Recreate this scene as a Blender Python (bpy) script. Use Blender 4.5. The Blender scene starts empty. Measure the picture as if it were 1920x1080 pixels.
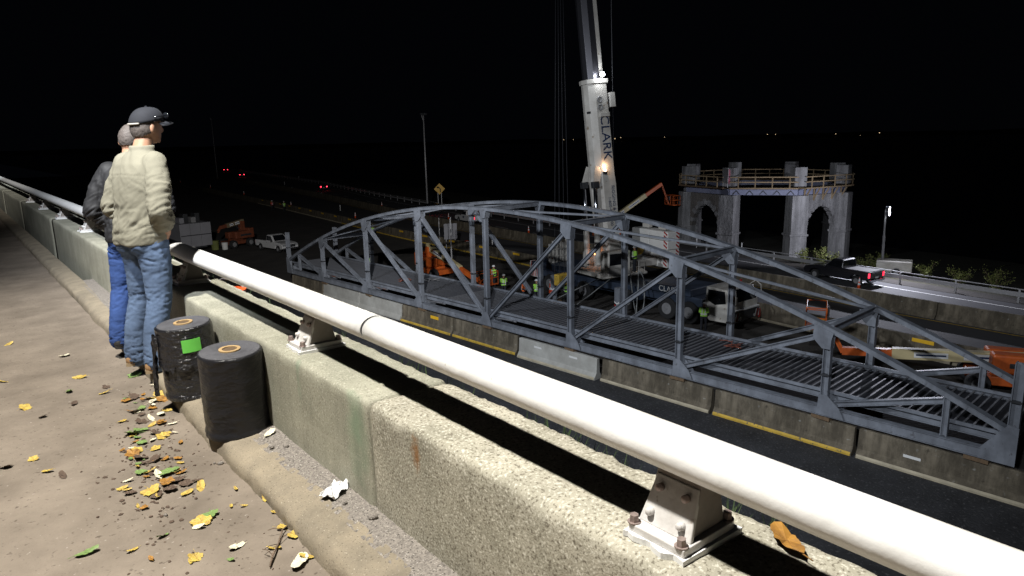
import bpy, bmesh, math, random
from math import sin, cos, pi, radians, sqrt, atan2
from mathutils import Vector, Matrix, noise
random.seed(7)
V = Vector
S = bpy.context.scene
COL = S.collection

# ------------------------------------------------------------------ camera
# x: across the road, y: along the parapet, z up, sidewalk at z = 0
F_PX, PITCH, ROLL, AZ = 1299.0, radians(12.0), radians(1.25), radians(38.9)
cam_d = bpy.data.cameras.new('camera'); cam = bpy.data.objects.new('camera', cam_d); COL.objects.link(cam)
f0 = V((sin(AZ), cos(AZ), 0)); r0 = V((cos(AZ), -sin(AZ), 0)); u0 = V((0, 0, 1))
fw = f0*cos(PITCH) - u0*sin(PITCH); up = u0*cos(PITCH) + f0*sin(PITCH)
rt = r0*cos(ROLL) - up*sin(ROLL); up = up*cos(ROLL) + r0*sin(ROLL)
m = Matrix((rt, up, -fw)).transposed().to_4x4(); m.translation = V((0, 0, 1.5)); cam.matrix_world = m
cam_d.sensor_fit = 'HORIZONTAL'; cam_d.sensor_width = 36.0; cam_d.lens = 36.0*F_PX/1920.0
cam_d.clip_start = 0.05; cam_d.clip_end = 20000
S.camera = cam

# ------------------------------------------------------------------ night sky
W = bpy.data.worlds.new('World'); S.world = W; W.use_nodes = True
bg = W.node_tree.nodes['Background']; bg.inputs[0].default_value = (0.55, 0.65, 1.0, 1); bg.inputs[1].default_value = 0.0012

# ------------------------------------------------------------------ floodlights
def spot(name, loc, target, watts, col, size, blend, radius):
    l = bpy.data.lights.new(name, 'SPOT'); l.energy = watts; l.color = col; l.spot_size = radians(size); l.spot_blend = blend; l.shadow_soft_size = radius
    o = bpy.data.objects.new(name, l); COL.objects.link(o); o.location = loc
    o.rotation_euler = (V(target)-V(loc)).to_track_quat('-Z', 'Y').to_euler(); return o
# two heads of the portable floodlight behind the photographer: one turned down on the sidewalk, one out on the work site
spot('sidewalk_floodlight', (-1.0, 2.4, 7.6), (0.9, 2.8, 0.0), 4700, (1.0, 0.965, 0.885), 92, 0.5, 0.17)
spot('far_site_fill', (-2.9, 1.4, 8.6), (44, 100, -9), 60000, (0.95, 0.93, 0.9), 44, 0.9, 0.3)  # added fill to brighten the far barriers, not a lamp of the site
spot('worksite_floodlight', (-2.9, 0.6, 8.6), (27, 25, -7.5), 17500, (0.88, 0.93, 1.0), 72, 0.75, 0.3)
spot('second_worksite_floodlight', (-2.2, 25.0, 9.5), (27, 26, -7.5), 18500, (0.88, 0.93, 1.0), 84, 0.7, 0.3)

S.view_settings.view_transform = 'Standard'; S.view_settings.look = 'None'; S.view_settings.exposure = 0; S.view_settings.gamma = 1
S.view_settings.use_curve_mapping = False
S.render.engine = 'CYCLES'
S.cycles.max_bounces = 5; S.cycles.diffuse_bounces = 1; S.cycles.glossy_bounces = 3

# ------------------------------------------------------------------ materials
def srgb(r, g, b):
    f = lambda c: (c/255/12.92) if c/255 <= 0.04045 else ((c/255+0.055)/1.055)**2.4
    return (f(r), f(g), f(b))
MATS = {}
def mat(name, col, rough=0.6, metal=0.0, var=0.18, scale=6.0, bump=0.0, bscale=40.0, col2=None, emit=0.0, speck=None, sscale=120.0, coat=0.0, spec=0.5, sthr=(0.30, 0.16), stretch=None, blur=0.15):
    if name in MATS: return MATS[name]
    mt = bpy.data.materials.new(name); MATS[name] = mt; mt.use_nodes = True
    nt = mt.node_tree; N = nt.nodes; L = nt.links; b = N['Principled BSDF']
    b.inputs['Roughness'].default_value = rough; b.inputs['Metallic'].default_value = metal; b.inputs['Specular IOR Level'].default_value = spec
    if coat: b.inputs['Coat Weight'].default_value = coat; b.inputs['Coat Roughness'].default_value = 0.12
    tc = N.new('ShaderNodeTexCoord'); src = tc.outputs['Object']
    if stretch:
        mp = N.new('ShaderNodeMapping'); mp.inputs['Scale'].default_value = stretch; L.new(src, mp.inputs['Vector']); src = mp.outputs['Vector']
    nz = N.new('ShaderNodeTexNoise'); nz.inputs['Scale'].default_value = scale; nz.inputs['Detail'].default_value = 6; nz.inputs['Roughness'].default_value = 0.62
    L.new(src, nz.inputs['Vector'])
    rp = N.new('ShaderNodeMapRange'); rp.inputs['From Min'].default_value = 0.5-blur*1.6; rp.inputs['From Max'].default_value = 0.5+blur*1.6; L.new(nz.outputs['Fac'], rp.inputs['Value'])
    mx = N.new('ShaderNodeMix'); mx.data_type = 'RGBA'
    c1 = tuple(min(1, c*(1+var)) for c in col); c0 = tuple(c*(1-var) for c in (col2 or col))
    mx.inputs['A'].default_value = (*c0, 1); mx.inputs['B'].default_value = (*c1, 1); L.new(rp.outputs['Result'], mx.inputs['Factor'])
    out = mx.outputs['Result']
    if speck:
        vo = N.new('ShaderNodeTexNoise'); vo.inputs['Scale'].default_value = sscale; vo.inputs['Detail'].default_value = 2.5; L.new(src, vo.inputs['Vector'])
        for (lo, hi, c) in speck:
            rr = N.new('ShaderNodeMapRange'); rr.inputs['From Min'].default_value = lo; rr.inputs['From Max'].default_value = hi; L.new(vo.outputs['Fac'], rr.inputs['Value'])
            m2 = N.new('ShaderNodeMix'); m2.data_type = 'RGBA'; L.new(rr.outputs['Result'], m2.inputs['Factor']); L.new(out, m2.inputs['A']); m2.inputs['B'].default_value = (*c, 1); out = m2.outputs['Result']
    L.new(out, b.inputs['Base Color'])
    if bump:
        bn = N.new('ShaderNodeTexNoise'); bn.inputs['Scale'].default_value = bscale; bn.inputs['Detail'].default_value = 5; L.new(src, bn.inputs['Vector'])
        bp = N.new('ShaderNodeBump'); bp.inputs['Strength'].default_value = min(1, bump); bp.inputs['Distance'].default_value = 0.6/bscale; L.new(bn.outputs['Fac'], bp.inputs['Height']); L.new(bp.outputs['Normal'], b.inputs['Normal'])
    if emit:
        b.inputs['Emission Color'].default_value = (*col, 1); b.inputs['Emission Strength'].default_value = emit
    mt['out'] = 0
    return mt
def stain(mt, center, size, col, strength=0.8, nscale=30):
    # a local stain with a shape of its own, in object coordinates
    nt = mt.node_tree; N = nt.nodes; L = nt.links; b = N['Principled BSDF']
    prev = b.inputs['Base Color'].links[0].from_socket
    tc = N.new('ShaderNodeTexCoord'); mp = N.new('ShaderNodeMapping'); mp.vector_type = 'TEXTURE'
    mp.inputs['Location'].default_value = center; mp.inputs['Scale'].default_value = size; L.new(tc.outputs['Object'], mp.inputs['Vector'])
    ln = N.new('ShaderNodeVectorMath'); ln.operation = 'LENGTH'; L.new(mp.outputs['Vector'], ln.inputs[0])
    nz = N.new('ShaderNodeTexNoise'); nz.inputs['Scale'].default_value = nscale; nz.inputs['Detail'].default_value = 5; L.new(tc.outputs['Object'], nz.inputs['Vector'])
    ad = N.new('ShaderNodeMath'); ad.operation = 'MULTIPLY_ADD'; L.new(nz.outputs['Fac'], ad.inputs[0]); ad.inputs[1].default_value = 1.6; L.new(ln.outputs['Value'], ad.inputs[2])
    rr = N.new('ShaderNodeMapRange'); rr.inputs['From Min'].default_value = 1.75; rr.inputs['From Max'].default_value = 0.9; rr.inputs['To Max'].default_value = strength; L.new(ad.outputs[0], rr.inputs['Value'])
    m2 = N.new('ShaderNodeMix'); m2.data_type = 'RGBA'; L.new(rr.outputs['Result'], m2.inputs['Factor']); L.new(prev, m2.inputs['A']); m2.inputs['B'].default_value = (*col, 1)
    L.new(m2.outputs['Result'], b.inputs['Base Color'])

M_CONC = mat('parapet_concrete', (0.44, 0.41, 0.335), 0.9, var=0.16, scale=3.5, col2=(0.38, 0.36, 0.285), bump=0.5, bscale=130, speck=[(0.43, 0.35, (0.20, 0.18, 0.14)), (0.57, 0.66, (0.66, 0.63, 0.54))], sscale=105, spec=0.2)
M_CONC2 = mat('smooth_parapet_concrete', (0.40, 0.385, 0.31), 0.88, var=0.14, scale=2.6, col2=(0.345, 0.345, 0.27), bump=0.3, bscale=140, speck=[(0.40, 0.33, (0.23, 0.22, 0.18)), (0.60, 0.68, (0.58, 0.55, 0.46))], sscale=120, spec=0.2)
stain(M_CONC, (1.14, 1.97, 0.44), (0.05, 0.035, 0.09), (0.30, 0.14, 0.045), 0.85, 45)
stain(M_CONC2, (1.14, 2.42, 0.36), (0.03, 0.12, 0.26), (0.24, 0.32, 0.22), 0.8, 9)
stain(M_CONC2, (1.14, 3.0, 0.50), (0.03, 0.035, 0.2), (0.25, 0.33, 0.235), 0.6, 25)
def streaks(mt, sc, lo=0.72, hi=1.08, a=0.42, b_=0.62):
    nt = mt.node_tree; N = nt.nodes; L = nt.links; p = N['Principled BSDF']; prev = p.inputs['Base Color'].links[0].from_socket
    tc = N.new('ShaderNodeTexCoord'); mp = N.new('ShaderNodeMapping'); mp.inputs['Scale'].default_value = sc; L.new(tc.outputs['Object'], mp.inputs['Vector'])
    nz = N.new('ShaderNodeTexNoise'); nz.inputs['Scale'].default_value = 1.0; nz.inputs['Detail'].default_value = 7; nz.inputs['Roughness'].default_value = 0.65; L.new(mp.outputs['Vector'], nz.inputs['Vector'])
    rr = N.new('ShaderNodeMapRange'); rr.inputs['From Min'].default_value = a; rr.inputs['From Max'].default_value = b_; rr.inputs['To Min'].default_value = lo; rr.inputs['To Max'].default_value = hi; L.new(nz.outputs['Fac'], rr.inputs['Value'])
    m2 = N.new('ShaderNodeVectorMath'); m2.operation = 'SCALE'; L.new(prev, m2.inputs[0]); L.new(rr.outputs['Result'], m2.inputs['Scale']); L.new(m2.outputs['Vector'], p.inputs['Base Color'])
streaks(M_CONC2, (3, 9, 0.9), 0.90, 1.04); streaks(M_CONC2, (1.5, 1.5, 2.5), 0.90, 1.05); streaks(M_CONC, (2, 2, 2.5), 0.88, 1.07)
stain(M_CONC2, (1.14, 2.75, 0.25), (0.03, 0.5, 0.012), (0.46, 0.44, 0.36), 0.5, 60)
M_KERB = mat('kerb_concrete', (0.315, 0.265, 0.195), 0.9, var=0.2, scale=5, col2=(0.24, 0.208, 0.162), bump=0.4, bscale=110, speck=[(0.37, 0.32, (0.13, 0.11, 0.08)), (0.66, 0.74, (0.55, 0.50, 0.4))], sscale=150, spec=0.2)
M_DIRT = mat('dirt', (0.27, 0.226, 0.183), 0.95, var=0.2, scale=2.2, col2=(0.21, 0.174, 0.14), bump=0.6, bscale=60, speck=[(0.36, 0.26, (0.13, 0.105, 0.085)), (0.70, 0.78, (0.42, 0.37, 0.33))], sscale=45, spec=0.15)
M_GRIT = mat('grit', (0.29, 0.26, 0.23), 0.95, var=0.25, scale=60, col2=(0.19, 0.17, 0.155), bump=1.0, bscale=120, speck=[(0.64, 0.70, (0.6, 0.56, 0.52)), (0.40, 0.35, (0.05, 0.045, 0.04))], sscale=140, spec=0.2)
M_RAIL = mat('rail_paint', (0.84, 0.84, 0.84), 0.42, var=0.04, scale=5, bump=0.10, bscale=25, col2=(0.76, 0.75, 0.73), speck=[(0.27, 0.22, (0.50, 0.46, 0.39))], sscale=30)
def rail_dirt(mt):
    nt = mt.node_tree; N = nt.nodes; L = nt.links; p = N['Principled BSDF']; prev = p.inputs['Base Color'].links[0].from_socket
    tc = N.new('ShaderNodeTexCoord'); sx = N.new('ShaderNodeSeparateXYZ'); L.new(tc.outputs['Object'], sx.inputs[0])
    mp = N.new('ShaderNodeMapping'); mp.inputs['Scale'].default_value = (14, 3.5, 14); L.new(tc.outputs['Object'], mp.inputs['Vector']); nz = N.new('ShaderNodeTexNoise'); nz.inputs['Scale'].default_value = 1.5; nz.inputs['Detail'].default_value = 8; L.new(mp.outputs['Vector'], nz.inputs['Vector'])
    ma = N.new('ShaderNodeMath'); ma.operation = 'MULTIPLY_ADD'; L.new(nz.outputs['Fac'], ma.inputs[0]); ma.inputs[1].default_value = 0.07; L.new(sx.outputs['X'], ma.inputs[2])
    rr = N.new('ShaderNodeMapRange'); rr.inputs['From Min'].default_value = 1.325; rr.inputs['From Max'].default_value = 1.352; rr.inputs['To Max'].default_value = 0.75; L.new(ma.outputs[0], rr.inputs['Value'])
    m2 = N.new('ShaderNodeMix'); m2.data_type = 'RGBA'; L.new(rr.outputs['Result'], m2.inputs['Factor']); L.new(prev, m2.inputs['A']); m2.inputs['B'].default_value = (0.40, 0.345, 0.255, 1); L.new(m2.outputs['Result'], p.inputs['Base Color'])
rail_dirt(M_RAIL)
M_PLATE = mat('post_paint', (0.72, 0.70, 0.69), 0.5, var=0.1, scale=14, bump=0.15, bscale=60, col2=(0.6, 0.57, 0.54), speck=[(0.36, 0.31, (0.30, 0.24, 0.18))], sscale=22)
M_BOLT = mat('weathered_bolt', (0.33, 0.26, 0.24), 0.6, 0.4, var=0.3, scale=60)
M_ASPH = mat('asphalt', (0.036, 0.037, 0.041), 0.8, var=0.45, scale=0.8, bump=0.9, bscale=11, speck=[(0.58, 0.70, (0.095, 0.095, 0.10))], sscale=9, spec=0.3)
M_ASPH2 = mat('highway_asphalt', (0.060, 0.059, 0.064), 0.8, var=0.25, scale=0.5, bump=0.3, bscale=10, speck=[(0.6, 0.75, (0.10, 0.10, 0.105))], sscale=6, stretch=(1, 0.15, 1))
M_SITE = mat('worksite_ground', (0.048, 0.042, 0.037), 0.95, var=0.4, scale=0.5, bump=0.5, bscale=7, col2=(0.03, 0.027, 0.025))
M_EARTH = mat('bank_earth', (0.05, 0.045, 0.03), 1.0, var=0.4, scale=0.8, bump=0.5, bscale=4, col2=(0.028, 0.032, 0.017))
M_WATER = mat('lake_water', (0.004, 0.006, 0.008), 0.45, var=0.1, scale=0.2, bump=0.3, bscale=0.8)
M_YEL = mat('yellow_paint', (0.55, 0.36, 0.045), 0.7, var=0.25, scale=3, speck=[(0.40, 0.33, (0.16, 0.13, 0.07))], sscale=8)
M_CREAM = mat('cream_paint', (0.42, 0.37, 0.27), 0.8, var=0.25, scale=3)
M_WHT = mat('white_paint', (0.75, 0.75, 0.74), 0.6, var=0.08, scale=3)
M_REFY = mat('yellow_reflector', (0.85, 0.50, 0.03), 0.4, var=0.1, scale=5)
M_BARR = mat('barrier_concrete', (0.175, 0.15, 0.112), 0.92, var=0.3, scale=0.7, col2=(0.13, 0.11, 0.08), bump=0.4, bscale=20, speck=[(0.67, 0.80, (0.29, 0.28, 0.25)), (0.34, 0.22, (0.07, 0.06, 0.045))], sscale=5.0, spec=0.2)
streaks(M_BARR, (2.2, 2.6, 0.7), 0.6, 1.15)
M_BARN = mat('new_barrier_concrete', (0.42, 0.42, 0.395), 0.9, var=0.15, scale=1.2, bump=0.3, bscale=25, col2=(0.34, 0.33, 0.30))
M_STEEL = mat('blue_grey_truss_paint', (0.220, 0.240, 0.278), 0.5, 0.0, var=0.16, scale=1.6, col2=(0.168, 0.180, 0.208), bump=0.12, bscale=22, speck=[(0.34, 0.29, (0.13, 0.135, 0.15))], sscale=5)
streaks(M_STEEL, (1.2, 1.2, .35), .78, 1.1)
M_SLAT = mat('deck_slat_steel', (0.25, 0.255, 0.275), 0.5, 0.2, var=0.25, scale=0.7, col2=(0.15, 0.15, 0.165), speck=[(0.62, 0.66, (0.30, 0.13, 0.085))], sscale=0.55)
M_GAP_SHADE = mat('slat_gap_shade', (0.028, 0.03, 0.04), 0.7, var=0.4, scale=0.8, col2=(0.035, 0.033, 0.035))
M_WOOD = mat('timber', (0.16, 0.105, 0.06), 0.9, var=0.35, scale=3, stretch=(1, 6, 1), bump=0.3, bscale=12)
M_LUMB = mat('new_lumber', (0.34, 0.25, 0.15), 0.85, var=0.2, scale=2)
M_BLACK = mat('black_rubber', (0.018, 0.018, 0.019), 0.8, var=0.25, scale=9)
M_DARK = mat('dark_metal', (0.045, 0.047, 0.052), 0.5, 0.3, var=0.3, scale=3)
M_GREY = mat('grey_metal', (0.30, 0.30, 0.31), 0.5, 0.3, var=0.2, scale=3)
M_CRW = mat('crane_white', (0.62, 0.60, 0.56), 0.42, var=0.12, scale=1.2, col2=(0.52, 0.49, 0.44), bump=0.04, bscale=6, speck=[(0.34, 0.28, (0.30, 0.24, 0.18))], sscale=2.2)
M_CRN = mat('crane_navy', (0.035, 0.048, 0.075), 0.4, var=0.2, scale=1.5)
M_CHROME = mat('chrome', (0.62, 0.64, 0.70), 0.18, 1.0, var=0.06, scale=3)
M_BOOM = mat('inner_boom_grey', (0.07, 0.07, 0.08), 0.30, 0.6, var=0.2, scale=1.0, stretch=(1, 1, 0.08))
M_NAVY = mat('navy_lettering', (0.012, 0.03, 0.09), 0.5, var=0.05)
M_RED = mat('red_paint', (0.42, 0.03, 0.025), 0.5, var=0.15)
M_ORG = mat('orange_paint', (0.60, 0.125, 0.020), 0.45, var=0.15, scale=2, col2=(0.48, 0.09, 0.02))
M_TAN = mat('cream_boom_paint', (0.56, 0.47, 0.26), 0.5, var=0.12, scale=2)
M_CAROW = mat('white_car_paint', (0.62, 0.62, 0.63), 0.3, var=0.04, coat=0.6)
M_CARB = mat('black_car_paint', (0.016, 0.016, 0.019), 0.22, var=0.05, coat=0.8)
M_CARG = mat('dark_car_paint', (0.05, 0.052, 0.058), 0.25, var=0.05, coat=0.8)
M_GLASS = mat('dark_glass', (0.008, 0.009, 0.011), 0.06, var=0.02)
M_TAIL = mat('tail_light', (1.0, 0.03, 0.06), 0.3, var=0, emit=9)
M_TAILD = mat('dim_tail_light', (1.0, 0.03, 0.07), 0.3, var=0, emit=2.2)
M_AMBER = mat('amber_lamp', (1.0, 0.33, 0.08), 0.3, var=0, emit=14)
M_LAMPW = mat('white_lamp', (0.9, 0.93, 1.0), 0.3, var=0, emit=60)
M_HEAD = mat('headlamp_glass', (0.6, 0.62, 0.65), 0.1, 0.6, var=0.05)
M_STONE = mat('pier_stone', (0.37, 0.365, 0.375), 0.95, var=0.16, scale=0.35, col2=(0.29, 0.285, 0.295), bump=0.6, bscale=3.5, speck=[(0.33, 0.22, (0.17, 0.165, 0.165))], sscale=1.3)
streaks(M_STONE, (1.6, 1.6, .25), .62, 1.1)
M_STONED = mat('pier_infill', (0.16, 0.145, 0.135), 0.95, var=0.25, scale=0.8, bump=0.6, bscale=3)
M_PSTEEL = mat('pier_girder', (0.27, 0.29, 0.42), 0.6, var=0.2, scale=0.6)
M_LEAF_Y = mat('yellow_leaf', (0.58, 0.44, 0.09), 0.6, var=0.3, scale=40, col2=(0.46, 0.27, 0.07))
M_LEAF_G = mat('green_leaf', (0.19, 0.29, 0.09), 0.6, var=0.25, scale=40)
M_LEAF_W = mat('pale_leaf', (0.80, 0.74, 0.56), 0.6, var=0.1, scale=40)
M_LEAF_B = mat('brown_leaf', (0.40, 0.20, 0.035), 0.6, var=0.3, scale=40, col2=(0.22, 0.10, 0.03))
M_LEAF_D = mat('dead_leaf', (0.11, 0.075, 0.055), 0.9, var=0.3, scale=40)
M_PAPER = mat('white_paper', (0.85, 0.85, 0.85), 0.7, var=0.04, scale=20)
M_TWIG = mat('twig_bark', (0.17, 0.12, 0.085), 0.9, var=0.3, scale=40)
M_GRASS = mat('grass_blades', (0.03, 0.055, 0.014), 0.8, var=0.4, scale=12)
M_BUSH = mat('bush_leaves', (0.17, 0.19, 0.055), 0.8, var=0.35, scale=2)
M_ROLL = mat('black_fabric_roll', (0.015, 0.015, 0.018), 0.34, spec=0.35, var=0.35, scale=5, bump=0.35, bscale=16, col2=(0.026, 0.026, 0.03), stretch=(1, 1, 2.2), speck=[(0.66, 0.76, (0.12, 0.12, 0.125))], sscale=5)
M_FILM = mat('black_wrap_film', (0.020, 0.020, 0.024), 0.22, var=0.15, scale=8, bump=0.9, bscale=22, stretch=(1, 1, 1.8), coat=0.3)
M_RTOP = mat('roll_end', (0.105, 0.105, 0.118), 0.75, var=0.15, scale=25, bump=0.15, bscale=80)
M_CARD = mat('cardboard', (0.46, 0.31, 0.15), 0.9, var=0.2, scale=25)
M_LIME = mat('green_label', (0.20, 0.78, 0.12), 0.6, var=0.06, scale=10)
M_SKIN = mat('skin', (0.42, 0.23, 0.145), 0.55, var=0.1, scale=18)
M_SHIRT = mat('khaki_shirt', (0.215, 0.202, 0.155), 0.9, var=0.07, scale=9, bump=0.15, bscale=260, spec=0.15)
M_JEAN = mat('blue_denim', (0.115, 0.165, 0.265), 0.9, var=0.25, scale=5, bump=0.2, bscale=300, col2=(0.10, 0.14, 0.225), spec=0.15)
M_JEAN2 = mat('bright_blue_denim', (0.045, 0.085, 0.24), 0.9, var=0.25, scale=5, bump=0.2, bscale=300, spec=0.15)
M_JACK = mat('black_jacket', (0.012, 0.012, 0.014), 0.7, var=0.15, scale=8)
M_CAP = mat('navy_cap', (0.011, 0.012, 0.017), 0.85, var=0.15, scale=30, bump=0.15, bscale=300)
M_CAPS = mat('cap_strap', (0.36, 0.33, 0.29), 0.8)
M_HAIR = mat('greying_hair', (0.085, 0.070, 0.062), 0.7, var=0.5, scale=120, bump=0.5, bscale=200)
M_BOOT = mat('tan_boot', (0.36, 0.21, 0.10), 0.7, var=0.2, scale=20)
M_SHOE = mat('dark_shoe', (0.03, 0.028, 0.027), 0.6)
M_VESTG = mat('lime_vest', (0.42, 0.85, 0.10), 0.7, var=0.1, scale=6)
M_VESTO = mat('orange_vest', (0.9, 0.18, 0.03), 0.7, var=0.1, scale=6)
M_VESTR = mat('red_jacket', (0.55, 0.05, 0.03), 0.7, var=0.1, scale=6)
M_TAPE = mat('silver_tape', (0.8, 0.8, 0.82), 0.35, var=0.05)
M_CLOTH = mat('dark_work_clothes', (0.022, 0.024, 0.032), 0.9, var=0.2, scale=6)
M_HHAT = mat('white_hard_hat', (0.75, 0.75, 0.75), 0.35, var=0.03)
M_CONE = mat('cone_orange', (0.85, 0.10, 0.02), 0.5, var=0.1)
M_SIGN = mat('sign_yellow', (0.80, 0.46, 0.03), 0.45, var=0.05)
M_TRAIL = mat('grey_trailer', (0.26, 0.26, 0.285), 0.5, var=0.1, scale=1)
M_POLE = mat('pole_galvanised', (0.42, 0.42, 0.43), 0.5, 0.3, var=0.1)
M_SHORE = mat('far_shore', (0.012, 0.013, 0.012), 1.0, var=0.3, scale=0.01)
M_SHL = mat('far_lamp', (1.0, 0.72, 0.42), 0.5, var=0, emit=1.3)
M_ROPE = mat('steel_rope', (0.035, 0.035, 0.04), 0.5, 0.5, var=0.1)
M_HOSE = mat('grey_rope', (0.25, 0.26, 0.26), 0.8, var=0.2)
M_FLAG = mat('flag_cloth', (0.40, 0.06, 0.09), 0.8, var=0.5, scale=4, col2=(0.30, 0.30, 0.38))

# ------------------------------------------------------------------ mesh builder
class MB:
    def __init__(s): s.v = []; s.f = []; s.mi = []
    def add(s, vs, fs, mi=0):
        o = len(s.v); s.v += [tuple(v) for v in vs]
        for f in fs: s.f.append(tuple(i+o for i in f)); s.mi.append(mi)
        return s
    def box(s, c, d, rz=0, R=None, mi=0, taper=1.0):
        hx, hy, hz = d[0]/2, d[1]/2, d[2]/2; c = V(c)
        R = R or Matrix.Rotation(rz, 3, 'Z')
        vs = []
        for z in (-1, 1):
            t = taper if z > 0 else 1
            for x, y in ((-1, -1), (1, -1), (1, 1), (-1, 1)): vs.append(c + R @ V((x*hx*t, y*hy*t, z*hz)))
        return s.add(vs, [(3, 2, 1, 0), (4, 5, 6, 7), (0, 1, 5, 4), (1, 2, 6, 5), (2, 3, 7, 6), (3, 0, 4, 7)], mi)
    def frame(s, p0, p1, upv):
        p0, p1 = V(p0), V(p1); d = (p1-p0); L = d.length; d.normalize(); u = V(upv)
        x = u.cross(d)
        if x.length < 1e-5: x = V((1, 0, 0)).cross(d)
        x.normalize(); y = d.cross(x); return p0, p1, d, x, y, L
    def bar(s, p0, p1, w, h, upv=(0, 0, 1), mi=0, w1=None, h1=None):
        p0, p1, d, x, y, L = s.frame(p0, p1, upv); w1 = w1 or w; h1 = h1 or h; vs = []
        for p, a, b in ((p0, w, h), (p1, w1, h1)):
            for i, j in ((-1, -1), (1, -1), (1, 1), (-1, 1)): vs.append(p + x*(i*a/2) + y*(j*b/2))
        return s.add(vs, [(3, 2, 1, 0), (4, 5, 6, 7), (0, 1, 5, 4), (1, 2, 6, 5), (2, 3, 7, 6), (3, 0, 4, 7)], mi)
    def ibeam(s, p0, p1, w, h, t, upv, mi=0):
        p0, p1, d, x, y, L = s.frame(p0, p1, upv)
        for j in (-1, 1): s.bar(p0 + y*(j*(h/2-t/2)), p1 + y*(j*(h/2-t/2)), w, t, upv, mi)
        return s.bar(p0, p1, t, h-2*t, upv, mi)
    def cyl(s, p0, p1, r0, r1=None, n=12, cap=True, mi=0):
        r1 = r0 if r1 is None else r1
        p0, p1, d, x, y, L = s.frame(p0, p1, (0.123, 0.31, 0.94)); vs = []
        for p, r in ((p0, r0), (p1, r1)):
            for i in range(n): a = 2*pi*i/n; vs.append(p + x*(r*cos(a)) + y*(r*sin(a)))
        fs = [(i, (i+1) % n, n+(i+1) % n, n+i) for i in range(n)]
        if cap: fs += [tuple(range(n-1, -1, -1)), tuple(range(n, 2*n))]
        return s.add(vs, fs, mi)
    def tube(s, pts, r, n=8, mi=0, radii=None):
        pts = [V(p) for p in pts]; rings = []
        x = None
        for i, p in enumerate(pts):
            d = (pts[min(i+1, len(pts)-1)]-pts[max(i-1, 0)]).normalized()
            if x is None:
                x = V((0.31, 0.17, 0.93)).cross(d).normalized()
            else:
                x = (x - d*x.dot(d)).normalized()
            y = d.cross(x); rr = radii[i] if radii else r
            rings.append([p + x*(rr*cos(2*pi*k/n)) + y*(rr*sin(2*pi*k/n)) for k in range(n)])
        return s.loft(rings, mi=mi)
    def loft(s, rings, cap=True, mi=0, closed=False):
        n = len(rings[0]); vs = [v for r in rings for v in r]; fs = []; R = len(rings)
        for i in range(R if closed else R-1):
            j = (i+1) % R
            for k in range(n): fs.append((i*n+k, i*n+(k+1) % n, j*n+(k+1) % n, j*n+k))
        if cap and not closed: fs += [tuple(range(n-1, -1, -1)), tuple(range((R-1)*n, R*n))]
        return s.add(vs, fs, mi)
    def ell(s, c, r, n=12, mi=0, R=None, zmin=-1.0):
        c = V(c); rings = []; m_ = n//2+1
        lo = math.asin(max(-1, zmin)); 
        for i in range(m_+1):
            a = lo + (pi/2-lo)*i/m_
            ring = []
            for k in range(n):
                b = 2*pi*k/n; p = V((r[0]*max(cos(a), 0.01)*cos(b), r[1]*max(cos(a), 0.01)*sin(b), r[2]*sin(a)))
                ring.append(c + (R @ p if R else p))
            rings.append(ring)
        return s.loft(rings, mi=mi)
    def prism(s, poly, axis, lo, hi, mi=0, top=None):
        # poly in the other two axes; axis 0: (y,z), 1: (x,z), 2: (x,y)
        def mk(p, t):
            return {0: (t, p[0], p[1]), 1: (p[0], t, p[1]), 2: (p[0], p[1], t)}[axis]
        n = len(poly); top = top or poly
        vs = [mk(p, lo) for p in poly] + [mk(p, hi) for p in top]
        fs = [(i, (i+1) % n, n+(i+1) % n, n+i) for i in range(n)] + [tuple(range(n-1, -1, -1)), tuple(range(n, 2*n))]
        return s.add(vs, fs, mi)
    def ring(s, c, ax, R0, r, n=24, k=8, mi=0):
        c = V(c); p0, p1, d, x, y, L = s.frame(c, c+V(ax), (0.2, 0.3, 0.93)); rings = []
        for i in range(n):
            a = 2*pi*i/n; e = x*cos(a)+y*sin(a)
            rings.append([c + e*(R0 + r*cos(2*pi*j/k)) + d*(r*sin(2*pi*j/k)) for j in range(k)])
        return s.loft(rings, closed=True, mi=mi)
    def mesh(s, name):
        me = bpy.data.meshes.new(name); me.from_pydata(s.v, [], s.f); me.update()
        for p, mi in zip(me.polygons, s.mi): p.material_index = mi
        b = bmesh.new(); b.from_mesh(me); bmesh.ops.recalc_face_normals(b, faces=b.faces); b.to_mesh(me); b.free()
        return me
    def build(s, name, mats, parent=None, smooth=False, bevel=0, kind=None, loc=None, rz=None):
        return obj(name, s.mesh(name), mats, parent, smooth, bevel, kind, loc, rz)
def obj(name, me, mats, parent=None, smooth=False, bevel=0, kind=None, loc=None, rz=None):
    if not isinstance(mats, (list, tuple)): mats = [mats]
    if not me.materials:
        for q in mats: me.materials.append(q)
    if smooth:
        for p in me.polygons: p.use_smooth = True
    o = bpy.data.objects.new(name, me); COL.objects.link(o)
    if parent: o.parent = parent
    if bevel:
        b = o.modifiers.new('bevel', 'BEVEL'); b.width = bevel; b.segments = 2; b.limit_method = 'ANGLE'; b.angle_limit = radians(40)
    if smooth == 'auto' or (smooth and bevel): pass
    if kind: o['kind'] = kind
    if loc: o.location = loc
    if rz is not None: o.rotation_euler = (0, 0, rz)
    return o
def tag(o, label, cat, group=None):
    o['label'] = label; o['category'] = cat
    if group: o['group'] = group
    return o
def thing(name, label, cat, loc=(0, 0, 0), rz=0.0, group=None):
    o = bpy.data.objects.new(name, None); COL.objects.link(o); o.location = loc; o.rotation_euler = (0, 0, rz); o.empty_display_size = 0.2
    return tag(o, label, cat, group)
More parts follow.
